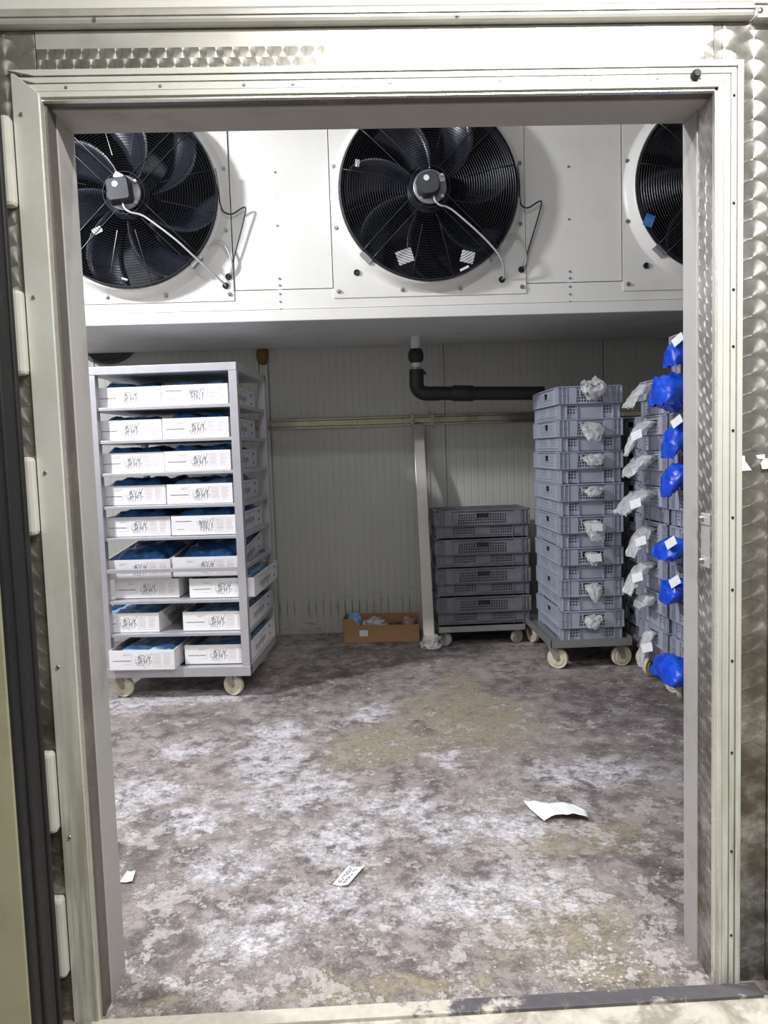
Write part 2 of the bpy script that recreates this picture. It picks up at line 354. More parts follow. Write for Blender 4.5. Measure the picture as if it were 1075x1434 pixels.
def link(name, me, parent=None, loc=None, bevel=0):
    o = bpy.data.objects.new(name, me); COL.objects.link(o)
    if parent is not None: o.parent = parent
    if loc is not None: o.location = loc
    if bevel:
        b = o.modifiers.new('bevel', 'BEVEL'); b.width = bevel; b.segments = 2; b.limit_method = 'ANGLE'
    return o
def tag(o, label, cat, group=None):
    o['label'] = label; o['category'] = cat
    if group: o['group'] = group
    return o
def thing(name, label, cat, loc=(0, 0, 0), rz=0, group=None):
    o = bpy.data.objects.new(name, None); COL.objects.link(o); o.location = loc; o.rotation_euler = (0, 0, rz); o.empty_display_size = .05
    return tag(o, label, cat, group)
def struct(o, label=None):
    o['kind'] = 'structure'
    if label: o['label'] = label
    return o
def B(*a): return MB().box(*a)
def copy_tree(o, parent=None):
    c = o.copy(); COL.objects.link(c); c.parent = parent
    for ch in list(o.children): copy_tree(ch, c)
    return c
R = math.radians
ORD = ['topmost', 'second from the top', 'third from the top', 'fourth from the top', 'fifth from the top', 'sixth from the top', 'seventh from the top', 'eighth from the top', 'ninth from the top', 'tenth from the top']

# ================================================================== THE SETTING
XL, XR, YB, ZC = -2.75, 2.75, 3.63, 3.4        # cold room
DL, DR, DH, T = -0.6096, 0.7875, 1.988, 0.145  # doorway
struct(B(XL-.1, XR+.1, -.045, YB+.1, -.1, 0).build('floor', 'floor'), 'dirty frost-stained concrete floor of the cold room')
struct(B(-3, 3, -4.2, -.045, -.1, -.004).build('floor', 'outfloor'), 'pale worn concrete floor in front of the doorway')
struct(B(XL-.1, XR+.1, .145, YB+.1, ZC, ZC+.1).build('ceiling', 'skin'), 'white panel ceiling of the cold room')
struct(B(XL-.1, XL, .145, YB, 0, ZC).build('wall_left', 'skin'), 'white panel wall of the cold room')
struct(B(XR, XR+.1, .145, YB, 0, ZC).build('wall_right', 'skin'), 'white panel wall of the cold room by the crates')
wb = struct(B(XL-.1, XR+.1, YB, YB+.1, 0, ZC).build('wall_back', 'skin'), 'grey-green ribbed panel wall behind the rail')
for (a, b_) in ((XL, -1.72), (-1.715, -.625), (-.56, .50), (.505, .625), (.63, 1.72), (1.725, XR)):
    B(a, b_, YB-.012, YB, 0.0, ZC).build('wall_panel', 'wallp', wb, bevel=.003)
B(-.62, -.565, YB-.022, YB, 0, ZC).build('joint_cover', 'wallp', wb, bevel=.003)
B(.49, .512, YB-.018, YB, 0, ZC).build('joint_cover', 'wallp', wb, bevel=.002)
# front wall with the doorway
m = MB().box(-3, DL, 0, T, 0, ZC).box(DR, 3, 0, T, 0, ZC).box(DL, DR, 0, T, DH, ZC)
wf = struct(m.build('wall_front', 'skin'), 'insulated wall with the wide doorway to the cold room')
# engine-turned stainless cladding sheets, each its own piece
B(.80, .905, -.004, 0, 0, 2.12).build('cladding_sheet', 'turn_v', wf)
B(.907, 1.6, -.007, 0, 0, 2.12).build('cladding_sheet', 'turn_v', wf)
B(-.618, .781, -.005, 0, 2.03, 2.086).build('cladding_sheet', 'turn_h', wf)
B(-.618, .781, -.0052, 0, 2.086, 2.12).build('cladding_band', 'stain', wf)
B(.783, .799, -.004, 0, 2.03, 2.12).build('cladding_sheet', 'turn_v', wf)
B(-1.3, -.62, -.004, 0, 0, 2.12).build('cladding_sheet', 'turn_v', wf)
B(-3, 3, -.006, 0, 2.16, 2.9).build('cladding_sheet', 'coat', wf)
# jamb lining: engine-turned outer strip, plain inner strip
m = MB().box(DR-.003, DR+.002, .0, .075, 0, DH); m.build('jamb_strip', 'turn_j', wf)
B(DR-.006, DR+.002, .075, T+.004, 0, DH).build('jamb_lining', 'jamb', wf, bevel=.002)
m = MB().box(DL-.002, DL+.004, 0, .045, 0, DH); m.build('jamb_strip', 'jamb_d', wf)
B(DL-.002, DL+.007, .045, T+.004, 0, DH).build('jamb_lining', 'jamb', wf, bevel=.002)
B(DL, DR, .0, .03, DH-.004, DH+.002).build('jamb_strip', 'jamb_d', wf)
B(DL, DR, .03, T+.004, DH-.008, DH+.002).build('jamb_lining', 'jamb', wf, bevel=.002)

# door frame trims (stepped aluminium profiles): steps across the width s, heights h
def trim(name, steps, along, label):
    """steps: list of (s0, s1, depth)"""
    return None
prof = [(0, .010, .016), (.010, .0125, .009), (.0125, .026, .013), (.026, .0285, .008), (.0285, .039, .014), (.039, .0415, .009), (.0415, .053, .017)]
m = MB()
for (s0, s1, d) in prof: m.add([(DL-.012+s0*0-.0*s1, -d, DH+s0), (DR+s0, -d, DH+s0), (DR+s1, -d, DH+s1), (DL-.012-s1*1.0, -d, DH+s1),
                               (DL-.012, 0, DH+s0), (DR+s0, 0, DH+s0), (DR+s1, 0, DH+s1), (DL-.012-s1, 0, DH+s1)],
                              [(0, 1, 2, 3), (7, 6, 5, 4), (0, 4, 5, 1), (3, 2, 6, 7), (0, 3, 7, 4), (1, 5, 6, 2)])
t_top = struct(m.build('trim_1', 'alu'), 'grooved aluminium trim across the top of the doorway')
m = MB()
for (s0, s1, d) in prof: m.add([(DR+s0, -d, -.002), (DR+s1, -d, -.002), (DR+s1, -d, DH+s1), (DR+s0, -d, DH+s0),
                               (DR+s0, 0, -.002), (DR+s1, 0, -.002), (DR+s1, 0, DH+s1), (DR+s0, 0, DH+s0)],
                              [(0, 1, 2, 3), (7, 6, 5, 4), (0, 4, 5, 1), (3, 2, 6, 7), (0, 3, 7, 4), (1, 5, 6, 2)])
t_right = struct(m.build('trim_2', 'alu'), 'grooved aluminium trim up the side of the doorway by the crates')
# left trim: one broad flat face, mitred at its head
m = MB()
xo, xi = -.670, -.614
m.add([(xo, -.012, -.002), (xi, -.020, -.002), (xi, -.020, DH+.006), (xo, -.012, DH+.055), (xo, 0, -.002), (xi, 0, -.002), (xi, 0, DH+.006), (xo, 0, DH+.055)],
      [(0, 1, 2, 3), (7, 6, 5, 4), (0, 4, 5, 1), (3, 2, 6, 7), (0, 3, 7, 4), (1, 5, 6, 2)])
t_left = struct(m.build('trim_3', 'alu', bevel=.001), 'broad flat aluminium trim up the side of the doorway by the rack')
B(xi, xi+.004, -.016, 0, 0, DH).build('edge_bead', 'alu_edge', t_left)
B(DR-.005, DR, -.010, 0.002, 0, DH).build('edge_bead', 'alu_edge', t_right)
B(DL, DR, -.010, .002, DH-.006, DH).build('edge_bead', 'alu_edge', t_top)
def screw(x, y, z, ax, r, par, mat='screw', name='screw'):
    prof_ = [(0, -.002), (r*.7, -.002), (r, -.0006), (r, .001)]
    return MB().lathe(prof_, (x, y, z), ax, 12).build(name, mat, par, 40)
for z in (1.955, 1.59, 1.227, .81, .43): screw(-.652, -.0155, z, 'y', .0042, t_left)
for i, x in enumerate((-.56, -.37, -.2, -.1, .1, .33, .52, .66, .75)): screw(x, -.0132, DH+.019, 'y', .0034, t_top)
for z in (1.97, 1.75, 1.57, 1.45, 1.27, 1.08, .92, .76, .55, .32, .12): screw(DR+.034, -.0142, z, 'y', .0032, t_right, 'screwdark')
kb = tag(MB().lathe([(0, -.016), (.007, -.016), (.010, -.010), (.010, .0)], (.738, -.013, DH+.023), 'y', 14).build('bolt_head', 'screwdark', None, 40),
         'black bolt head on the grooved trim above the doorway', 'bolt')
# threshold
struct(MB().box(DL-.02, DR+.09, -.055, -.012, -.01, .004).build('trim_4', 'thresh', bevel=.002), 'dark steel threshold strip in the doorway floor')
# sliding track above the trims
m = MB().prism([(-3, 2.122), (.862, 2.122), (.862, 2.156), (-3, 2.156)], -.028, 0)
tr = struct(m.build('trim_5', 'stain', bevel=.008), 'steel track running above the doorway')
B(-3, .862, -.032, -.028, 2.136, 2.139).build('track_lip', 'stain', tr)
B(.862, 1.6, -.03, 0, 2.118, 2.124).build('track_lip', 'alu_edge', tr)
screw(.868, -.03, 2.131, 'y', .006, tr)
for x in (-.49, .24): screw(x, -.029, 2.130, 'y', .004, tr)

# sliding door leaf, open, at the left
dl = struct(B(-2.2, -.675, -.205, -.075, .01, 2.105).build('door_1', 'leaf', bevel=.004), 'open sliding door leaf with black rubber edge gasket')
m = MB()
for (y0, y1, d) in ((-.200, -.172, .008), (-.168, -.135, .014), (-.131, -.105, .009), (-.102, -.088, .014)):
    B(-.675, -.675+d, y0, y1, .02, 2.10).build('gasket_lip', 'gasket', dl, bevel=.004)
B(-.675, -.669, -.203, -.076, .015, 2.105).build('gasket_base', 'gasket', dl)
# white guide blocks on the wall behind the leaf
for k, (z0, z1) in enumerate(((1.77, 1.95), (1.43, 1.604), (1.096, 1.261), (.446, .626), (.116, .298))):
    B(-.78, -.6715, -.034, -.004, z0, z1).build('guide_block', 'nylon', None, bevel=.009)
    o = bpy.context.scene.objects[-1]
GB = [o for o in COL.objects if o.name.startswith('guide_block')]
for o, wd in zip(GB, ('highest on the wall, level with the fans', 'second highest, beside the evaporator tray height', 'level with the middle rack shelves', 'second lowest, below the rack height', 'lowest, just above the floor')):
    tag(o, 'white nylon block beside the black gasket, '+wd, 'guide block', 'guide blocks by the door leaf')

# striker brackets on the right jamb
for z, lb in ((1.072, 'upper'), (.976, 'lower')):
    b = tag(B(DR-.0055, DR-.002, .014, .056, z-.012, z+.015).build('striker_bracket', 'stain', None, bevel=.002), lb+' small steel bracket with bolt on the jamb by the crates', 'bracket', 'brackets on the jamb')
    MB().lathe([(0, -.014), (.004, -.014), (.006, -.011), (.006, -.005)], (DR, .046, z+.003), 'x', 14).build('bolt', 'screw', b, 40)
B(DR-.0045, DR-.002, .014, .056, .992, 1.058).build('striker_backing', 'stain', b)

# torn white tape on the stainless cladding
m = MB().prism([(.8425, 1.214), (.852, 1.214), (.853, 1.203), (.868, 1.182), (.846, 1.181)], -.0056, -.0038)
tag(m.build('torn_tape', 'paper'), 'torn white tape stuck on the stainless sheet beside the trim', 'tape', 'torn tape bits')
m = MB().prism([(.877, 1.214), (.897, 1.216), (.897, 1.205), (.885, 1.206), (.881, 1.207)], -.0056, -.0038)
tag(m.build('torn_tape', 'paper'), 'smaller ragged shred of white tape on the stainless sheet', 'tape', 'torn tape bits')
m = MB().prism([(.886, 1.196), (.895, 1.207), (.93, 1.205), (.93, 1.185), (.889, 1.184)], -.010, -.0072)
tag(m.build('torn_tape', 'paper'), 'cream tape crossing the edge of the stainless sheet', 'tape', 'torn tape bits')

# pale canister outside by the wall
cn = thing('canister', 'pale blue plastic canister on the floor outside the doorway', 'canister', (.985, -.11, -.004))
MB().lathe([(0, 0), (.10, 0), (.112, .012), (.112, .06), (.106, .075), (.112, .09), (.112, .145), (.10, .165), (.03, .18), (0, .18)], (0, 0, 0), 'z', 32).build('body', 'jug', cn, 50)
MB().lathe([(.03, .175), (.034, .18), (.034, .21), (0, .212)], (0, 0, 0), 'z', 20).build('cap', 'nylon', cn, 40)
MB().tube([(-.075, 0, .165), (-.085, 0, .225), (-.06, 0, .285), (-.02, 0, .30), (0, 0, .21)], .011, 8).build('handle', 'nylon', cn, 60)

# anteroom shell
struct(B(-3, 3, -4.2, -.0, 2.9, 3.0).build('ceiling', 'ante'), 'white anteroom ceiling')
struct(B(-3.1, -3, -4.2, 0, 0, 2.9).build('wall_outer_left', 'ante'), 'white anteroom wall')
struct(B(3, 3.1, -4.2, 0, 0, 2.9).build('wall_outer_right', 'ante'), 'white anteroom wall')
struct(B(-3, 3, -4.3, -4.2, 0, 2.9).build('wall_outer_back', 'ante'), 'white anteroom wall')

# ================================================================== EVAPORATOR with three fans
EY = 2.53; EX0, EX1, EZ0, EZ1 = -1.74, 2.62, 1.955, 3.10
ev = thing('evaporator_cooler', 'long white ceiling evaporator with three black fans', 'cooler', (.44, 3.0, EZ0))
def L3(x, y, z): return (x-.44, y-3.0, z-EZ0)
def ebox(x0, x1, y0, y1, z0, z1): return MB().box(x0-.44, x1-.44, y0-3, y1-3, z0-EZ0, z1-EZ0)
FX = (-1.125, .435, 1.995); FZ = 2.60; PW = .52
m = ebox(EX0, EX1, EY+.4, YB-.062, EZ0+.012, EZ1); m.build('casing', 'coat', ev)
for xs in (EX0, EX1-.01): ebox(xs, xs+.01, EY, EY+.4, EZ0+.012, EZ1).build('side_panel', 'coat', ev)
ebox(EX0, EX1, EY, EY+.4, EZ1-.01, EZ1).build('top_panel', 'coat', ev)
ebox(EX0, EX1, EY+.002, YB-.060, EZ0, EZ0+.012).build('drip_tray', 'under', ev)
# front strips between and below fan plates
cuts = [(EX0, FX[0]-PW), (FX[0]+PW, FX[1]-PW), (FX[1]+PW, FX[2]-PW), (FX[2]+PW, EX1)]
for (a, b_) in cuts:
    if b_-a > .05: ebox(a, b_, EY+.003, EY+.012, 2.125, EZ1-.01).build('front_panel', 'coat', ev, bevel=.0015)
ebox(EX0, EX1, EY+.002, EY+.012, 2.02, 2.121).build('lower_panel', 'coat', ev, bevel=.0015)
ebox(EX0, EX1, EY-.012, EY+.012, EZ0+.001, 2.016).build('front_flange', 'coat', ev, bevel=.004)
def bolt_mesh(r, d):
    return MB().lathe([(0, -d), (r*.62, -d), (r*.7, -d*.55), (r, -d*.5), (r, 0)], (0, 0, 0), 'y', 10).mesh('bolt', 'screw', 35)
BM = bolt_mesh(.011, .012); BS = bolt_mesh(.006, .005)
GM = MB().lathe([(0, -.004), (.010, -.004), (.015, -.009), (.017, -.004), (.017, .001)], (0, 0, 0), 'y', 14).mesh('grommet', 'screwdark', 40)
def eb(me, x, z, y=EY, name='bolt'): return link(name, me, ev, L3(x, y, z))
for x in ((FX[0]+FX[1])/2-.022, (FX[1]+FX[2])/2-.025):
    for z in (2.728, 2.454): eb(BS, x, z, EY+.003)
    for z in (2.18, 2.145, 2.10, 2.06, 2.02): eb(BS, x, z, EY+.002)
    ebox(x-.015, x+.015, EY+.0005, EY+.003, 2.122, 2.128).build('seam_clip', 'under', ev)

# --- one fan's meshes in fan-local coordinates (origin at disc centre on the plate plane, -y to the room)
N = 64
def plate_mesh(zlo, zhi, hw, r):
    m = MB(); 
    for d in (-.004, .004):
        pass
    ring = [(r*math.cos(2*math.pi*k/N), r*math.sin(2*math.pi*k/N)) for k in range(N)]
    sq = []
    for k in range(N):
        a = 2*math.pi*k/N; c, s_ = math.cos(a), math.sin(a)
        tx = hw/abs(c) if abs(c) > 1e-6 else 1e9; tz = (zhi if s_ > 0 else -zlo)/abs(s_) if abs(s_) > 1e-6 else 1e9
        t_ = min(tx, tz); sq.append((c*t_, s_*t_))
    # snap the nearest samples to the corners
    for cx, cz in ((hw, zhi), (-hw, zhi), (hw, zlo), (-hw, zlo)):
        k = min(range(N), key=lambda i: (sq[i][0]-cx)**2+(sq[i][1]-cz)**2); sq[k] = (cx, cz)
    vs = [(x, -.004, z) for x, z in ring]+[(x, -.004, z) for x, z in sq]+[(x, .004, z) for x, z in sq]
    fs = [(k, (k+1) % N, N+(k+1) % N, N+k) for k in range(N)]+[(N+k, N+(k+1) % N, 2*N+(k+1) % N, 2*N+k) for k in range(N)]
    return m.add(vs, fs).mesh('fan_plate', 'coat', 30)
PM = plate_mesh(2.07-FZ, EZ1-.012-FZ, PW-.004, .515)
NM = MB().lathe([(.516, -.004), (.512, -.006), (.506, -.011), (.496, -.024), (.487, -.045), (.480, -.070), (.474, -.074), (.468, -.070), (.468, .05)], (0, 0, 0), 'y', 72).mesh('fan_nozzle', 'coat', 50)
TM = MB().lathe([(.466, -.066), (.466, .30), (.0, .30)], (0, 0, 0), 'y', 48).mesh('tunnel', 'tunnel', 50)
def guard_mesh():
    m = MB()
    def ring(r, y, wr, n=72, s_=5): m.tube([(r*math.cos(2*math.pi*k/n), y, r*math.sin(2*math.pi*k/n)) for k in range(n)], wr, s_, True)
    def yy(r): return -.115+.02*max(0, (r-.3)/.15)**2
    r = .105
    while r < .455: ring(r, yy(r), .0016, 72, 4); r += .0128
    for r_, y in ((.462, -.092), (.4645, -.078), (.466, -.064)): ring(r_, y, .0035, 72, 6)
    ring(.105, -.116, .004, 40, 6)
    for k in range(4):                       # four pairs of support rods
        a = R(45+90*k)
        d = Vector((math.cos(a), 0, math.sin(a))); n_ = Vector((-math.sin(a), 0, math.cos(a)))
        for s_ in (-.032, .032):
            pts = [d*rr+n_*s_+Vector((0, yy(rr)-.004, 0)) for rr in (.085, .2, .3, .4, .45)]+[d*.468+n_*s_+Vector((0, -.085, 0)), d*.474+n_*s_+Vector((0, -.04, 0))]
            m.tube(pts, .0034, 6)
    for k in range(4):                       # two short splayed ribs between the pairs
        for da in (-13, 14):
            a = R(90*k+da); d = Vector((math.cos(a), 0, math.sin(a)))
            m.tube([d*rr+Vector((0, yy(rr)-.002, 0)) for rr in (.19, .3, .4, .455)]+[d*.468+Vector((0, -.07, 0))], .0022, 5)
    return m.mesh('guard', 'black', 60)
GDM = guard_mesh()
def blade_mesh():
    def f(u, v):
        r = .10+.355*u; sweep = R(-6+24*u*u); wid = R(34-4*u)*(1-.25*max(0, u-.75)/.25)
        a = sweep+(v-.5)*wid
        y = .035+(v-.5)*.15*(1-.35*u)+.02*math.cos(math.pi*(v-.5))
        return (r*math.cos(a), y, r*math.sin(a))
    m = MB().grid(f, 10, 7)
    return m.mesh('blade', 'blade', 60, fix=False)
BLM = blade_mesh()
HUBM = MB().lathe([(0, -.06), (.095, -.06), (.112, -.045), (.115, .1), (0, .1)], (0, 0, 0), 'y', 32).mesh('hub', 'blade', 40)
def rsq(hw, r, y0, y1, rot, n=6):
    pts = []
    for k, (cx, cz) in enumerate(((1, 1), (-1, 1), (-1, -1), (1, -1))):
        for i in range(n+1):
            a = R(90*k+90*i/n); pts.append(((hw-r)*cx+r*math.cos(a), (hw-r)*cz+r*math.sin(a)))
    ca, sa = math.cos(rot), math.sin(rot); pts = [(x*ca-z*sa, x*sa+z*ca) for x, z in pts]; c = len(pts)
    vs = []
    for (k, y) in ((.88, y0-.0), (1, y0+.012), (1.06, y1)): vs += [(x*k, y, z*k) for x, z in pts]
    fs = [tuple(range(c))]+[(j*c+i, j*c+(i+1) % c, (j+1)*c+(i+1) % c, (j+1)*c+i) for j in range(2) for i in range(c)]+[tuple(range(3*c-1, 2*c-1, -1))]
    return MB().add(vs, fs)
def curve(pts, n=8):
    P = [Vector(p) for p in pts]; P = [P[0]*2-P[1]]+P+[P[-1]*2-P[-2]]; out = []
    for i in range(1, len(P)-2):
        for k in range(n):
            t = k/n; a, b_, c, d = P[i-1:i+3]
            out.append(.5*((2*b_)+(-a+c)*t+(2*a-5*b_+4*c-d)*t*t+(-a+3*b_-3*c+d)*t**3))
    return out+[P[-2]]
random.seed(4)
for fi, fx in enumerate(FX):
    link('fan_plate', PM, ev, L3(fx, EY, FZ))
    fan = link('fan', NM, ev, L3(fx, EY, FZ))
    link('tunnel', TM, fan); 
    link('guard', GDM, fan)
    rot0 = (R(20), R(-4), R(30))[fi]
    for k in range(7):
        b_ = link('blade', BLM, fan); b_.rotation_euler = (0, rot0+2*math.pi*k/7, 0)
        so = b_.modifiers.new('thick', 'SOLIDIFY'); so.thickness = .005
    link('rotor_hub', HUBM, fan)
    MB().lathe([(0, -.122), (.080, -.122), (.086, -.118), (.086, -.10), (0, -.10)], (0, 0, 0), 'y', 32).build('motor_flange', 'flange', fan, 35)
    for k in range(4):
        a = R(45+90*k); MB().lathe([(0, -.134), (.009, -.134), (.011, -.128), (.011, -.118)], (.073*math.cos(a)+.01, 0, .073*math.sin(a)), 'y', 10).build('flange_bolt', 'conduit', fan, 40)
    mo = rsq(.058, (.018, .045, .045)[fi], -.185, -.118, (R(6), R(10), 0)[fi]).build('motor', 'motor', fan, 35, loc=(-.012, 0, 0))
    MB().lathe([(0, -.1862), (.0145, -.1862), (.0145, -.184), (0, -.184)], (-.012, 0, .022), 'y', 20).build('sticker', 'paper', mo)
    pm = Matrix.Translation((.055 if fi else -.02, -.125, .035 if fi else .08)) @ Euler((0, R(-12 if fi else 30), 0)).to_matrix().to_4x4()
    MB().box(-.022, .022, -.004, .004, -.016, .016, pm).build('rating_plate', 'conduit', fan)
    cp = curve([(.015, -.15, -.058), (.024, -.15, -.085), (.05, -.148, -.105), (.085, -.14, -.112), (.13, -.135, -.14), (.25, -.13, -.245), (.335, -.115, -.33), (.375, -.09, -.385), (.392, -.03, -.44), (.385, .0, -.455)] if fi else
               [(.0, -.15, -.06), (.012, -.15, -.09), (.04, -.148, -.108), (.085, -.14, -.118), (.13, -.135, -.145), (.25, -.128, -.24), (.34, -.10, -.325), (.42, -.06, -.40), (.47, -.02, -.445), (.474, .0, -.452)])
    MB().tube(cp, .0052, 8).build('conduit', 'conduit', fan, 60)
    if fi < 2:
        cp = curve([(.462, -.09, .12), (.472, -.085, .02), (.476, -.07, -.05), (.49, -.05, -.085), (.53, -.03, -.09), (.585, -.03, -.06), (.60, -.03, -.07), (.575, -.025, -.16), (.53, -.02, -.30), (.50, -.012, -.395), (.492, .0, -.405)])
        MB().tube(cp, .0042, 7).build('cable', 'cable', fan, 60)
        cp = curve([(.40, -.07, -.27), (.43, -.05, -.235), (.465, -.035, -.23), (.495, -.03, -.27), (.515, -.025, -.34), (.505, -.012, -.39), (.49, 0, -.405)])
        MB().tube(cp, .0052, 7).build('cable', 'conduit', fan, 60)
        link('grommet', GM, fan, (.492, -.004, -.405)); link('grommet', GM, fan, ((.385, -.004, -.455) if fi else (.474, -.004, -.452)))
    for (bx, bz) in ((-.49, .148), (-.49, -.165), (-.49, -.495), (-.15, -.495), (.16, -.495), (.492, -.495), (.49, -.165), (.492, .148)):
        eb(BM, fx+bx, FZ+bz, EY-.004)
    link('grommet', GM, fan, (-.39, -.004, -.40))
    # ragged shreds of tape and labels on blades and guard
    for (x, z, w_, h_, a, y) in (((-.165, -.165, .05, .03, -25, -.05), (-.02, -.43, .03, .008, 20, -.12)), ((-.135, -.335, .085, .07, -18, -.06), (.195, -.345, .07, .06, 15, -.06), (.17, -.415, .05, .012, -25, -.11), (-.37, .13, .022, .035, 12, -.10)), ((-.41, -.19, .05, .06, 20, -.10),))[fi]:
        pm = Matrix.Translation((x, y, z)) @ Euler((R(8), R(a), 0)).to_matrix().to_4x4()
        MB().box(-w_/2, w_/2, -.001, .001, -h_/2, h_/2, pm).build('label_scrap', 'blue_film' if fi == 2 else 'paper', fan)
    for k in (0, 1, 3):       # clips holding the guard to the nozzle
        a = R((-45, -135, 45, 135)[k])
        pm = Matrix.Translation((.478*math.cos(a), -.062, .478*math.sin(a))) @ Euler((0, -a, 0)).to_matrix().to_4x4()
        MB().box(-.010, .012, -.022, .03, -.036, .036, pm).build('guard_clip', 'flange', fan)

# ================================================================== BACK WALL FITTINGS
# round black duct cover and brown foam plug up against the tray
d = thing('duct_cover', 'round black duct cover on the back wall above the rack', 'duct cover', (-1.62, YB-.012, 2.12))
MB().lathe([(0, -.03), (.20, -.03), (.225, -.02), (.225, 0)], (0, 0, 0), 'y', 40).build('cover', 'pipe', d, 40)
MB().lathe([(.215, -.035), (.235, -.035), (.235, 0)], (0, 0, 0), 'y', 40).build('rim', 'cable', d, 40)
def lump(u, v):
    a = 2*math.pi*u; th = math.pi*v; r = 1+.12*noise.noise(Vector((math.cos(a)*2, math.sin(a)*2, v*3)))
    return (.042*math.sin(th)*math.cos(a)*r, .028*math.sin(th)*math.sin(a)*r, .062*math.cos(th)*r)
tag(MB().grid(lump, 20, 12, True).build('foam_plug', 'rust', None, 60, (-.595, YB-.03, 1.915)), 'brown foam lump where the wall joint meets the tray', 'foam lump')
# bumper rail
rl = thing('bumper_rail', 'galvanised bumper rail fixed across the back wall', 'rail', (.4, YB-.012, 1.45))
m = MB()
for (z0, z1, d_) in ((-.034, -.018, .022), (-.018, .018, .038), (.018, .034, .022)): m.box(-1.9, 1.9, -d_, 0, z0, z1)
m.build('channel', 'gal', rl, bevel=.004)
for x in (-.0, .135):
    MB().box(x-.012, x+.012, -.042, -.0, -.042, .042).build('clamp', 'galpost', rl, bevel=.004)
    for z in (-.044, .044): MB().lathe([(0, -.008), (.007, -.008), (.007, 0)], (x, -.034, z), 'y', 8).build('clamp_bolt', 'screw', rl)
# leaning post
p0, p1 = Vector((.428, 3.10, .003)), Vector((.436, YB-.075, 1.412))
ax = (p1-p0).normalized(); pm = Matrix.Translation(p0) @ ax.to_track_quat('Z', 'Y').to_matrix().to_4x4()
po = thing('support_post', 'square steel post leaning against the bumper rail', 'post', p0)
loc_m = Matrix.Translation(-p0) @ pm
MB().box(-.036, .036, -.02, .02, .004, (p1-p0).length, loc_m).build('tube', 'galpost', po, bevel=.003)
MB().box(-.045, .045, -.035, .035, 0, .008).build('foot_plate', 'galpost', po)
# crumpled clear film around the post's foot
def crumple(name, n1, n2, fn, mat, label, cat, loc=(0, 0, 0), group=None, closeu=True):
    return tag(MB().grid(fn, n1, n2, closeu).build(name, mat, None, 50, loc), label, cat, group)
def wrap(u, v):
    a = 2*math.pi*u; nn = noise.noise(Vector((math.cos(a)*2.2, math.sin(a)*2.2, v*4)))
    r = (.040+.024*nn)*(1+.5*(1-v)); return (r*math.cos(a), r*math.sin(a)*.8, .005+.085*v+.01*nn)
crumple('film_wrap', 26, 10, wrap, 'bag', 'crumpled clear film wrapped around the foot of the post', 'film', (.437, 3.10, 0))
# drain pipe
PX, PY = .403, 3.2
dp = thing('drain_pipe', 'black insulated drain pipe with white stub under the evaporator', 'pipe', (PX, PY, 1.62))
MB().lathe([(0, .34), (.030, .34), (.030, .22), (0, .22)], (0, 0, 0), 'z', 20).build('white_stub', 'pvc', dp, 40)
MB().lathe([(0, .258), (.036, .258), (.047, .235), (.049, .205), (.044, .185), (.030, .172), (0, .172)], (0, 0, 0), 'z', 24).build('rubber_sleeve', 'pipe', dp, 40)
MB().lathe([(0, .176), (.028, .176), (.028, .10), (0, .10)], (0, 0, 0), 'z', 20).build('coupling', 'pvc', dp, 40)
MB().lathe([(.028, .145), (.031, .145), (.031, .125), (.028, .125)], (0, 0, 0), 'z', 20).build('hose_clamp', 'screw', dp, 40)
el = curve([(0, 0, .13), (0, 0, .07), (.0, 0, .03), (.02, 0, -.005), (.06, 0, -.02), (.14, 0, -.022)])
MB().tube(el, .045, 20).build('elbow', 'pipe', dp, 60)
MB().tube([(.10, 0, -.02), (.80, .0, -.04)], .043, 20).build('horizontal_run', 'pipe', dp, 60)
MB().tube([(.22, 0, -.0235), (.23, 0, -.0235), (.35, 0, -.027), (.36, 0, -.027)], [.044, .050, .050, .044], 20).build('joint_sleeve', 'pipe', dp, 40)
MB().box(-.02, .02, -.012, .012, -.006, .006, Matrix.Translation((.048, 0, .115)) @ Euler((0, R(50), 0)).to_matrix().to_4x4()).build('clamp_tab', 'cable', dp)

# ================================================================== CASTERS
def caster_meshes(wmat):
    wm = MB().lathe([(.012, -.016), (.036, -.017), (.040, -.013), (.052, -.015), (.056, -.010), (.056, .010), (.052, .015), (.040, .013), (.036, .017), (.012, .016)], (0, 0, 0), 'x', 32, True).mesh('wheel', wmat, 40)
    ax = MB().lathe([(0, -.026), (.009, -.026), (.009, .026), (0, .026)], (0, 0, 0), 'x', 12).mesh('axle', 'castor', 40)
    fk = MB()
    for s_ in (-1, 1):
        x = s_*.022
        fk.add([(x-.0015, -.014, 0), (x-.0015, .014, 0), (x-.0015, .045, .062), (x-.0015, -.005, .062), (x+.0015, -.014, 0), (x+.0015, .014, 0), (x+.0015, .045, .062), (x+.0015, -.005, .062)],
               [(0, 1, 2, 3), (7, 6, 5, 4), (0, 4, 5, 1), (1, 5, 6, 2), (2, 6, 7, 3), (3, 7, 4, 0)])
    fk.box(-.024, .024, -.006, .046, .059, .063)
    fk.lathe([(0, .062), (.026, .062), (.026, .068), (.016, .070), (0, .070)], (0, .022, 0), 'z', 20)
    return wm, ax, fk.mesh('caster', 'castor', 40)
CM_CREAM = caster_meshes('wheel'); CM_GREY = caster_meshes('wheel_d')
def caster(par, x, y, a, cm, z=.056):
    """wheel contact at parent's floor; local x,y of the wheel"""
    wm, axm, fk = cm
    f = link('caster', fk, par, (x, y, z)); f.rotation_euler = (0, 0, a)
    link('wheel', wm, f); link('axle', axm, f); return f

# ================================================================== RACK TROLLEY
RW, RD, TH = .765, .72, R(-5)
RO = Vector((-.575, 2.25, 0))       # front corner by the open floor
rk = thing('rack_trolley', 'tall steel rack trolley loaded with white cartons, on cream wheels', 'rack', RO, TH)
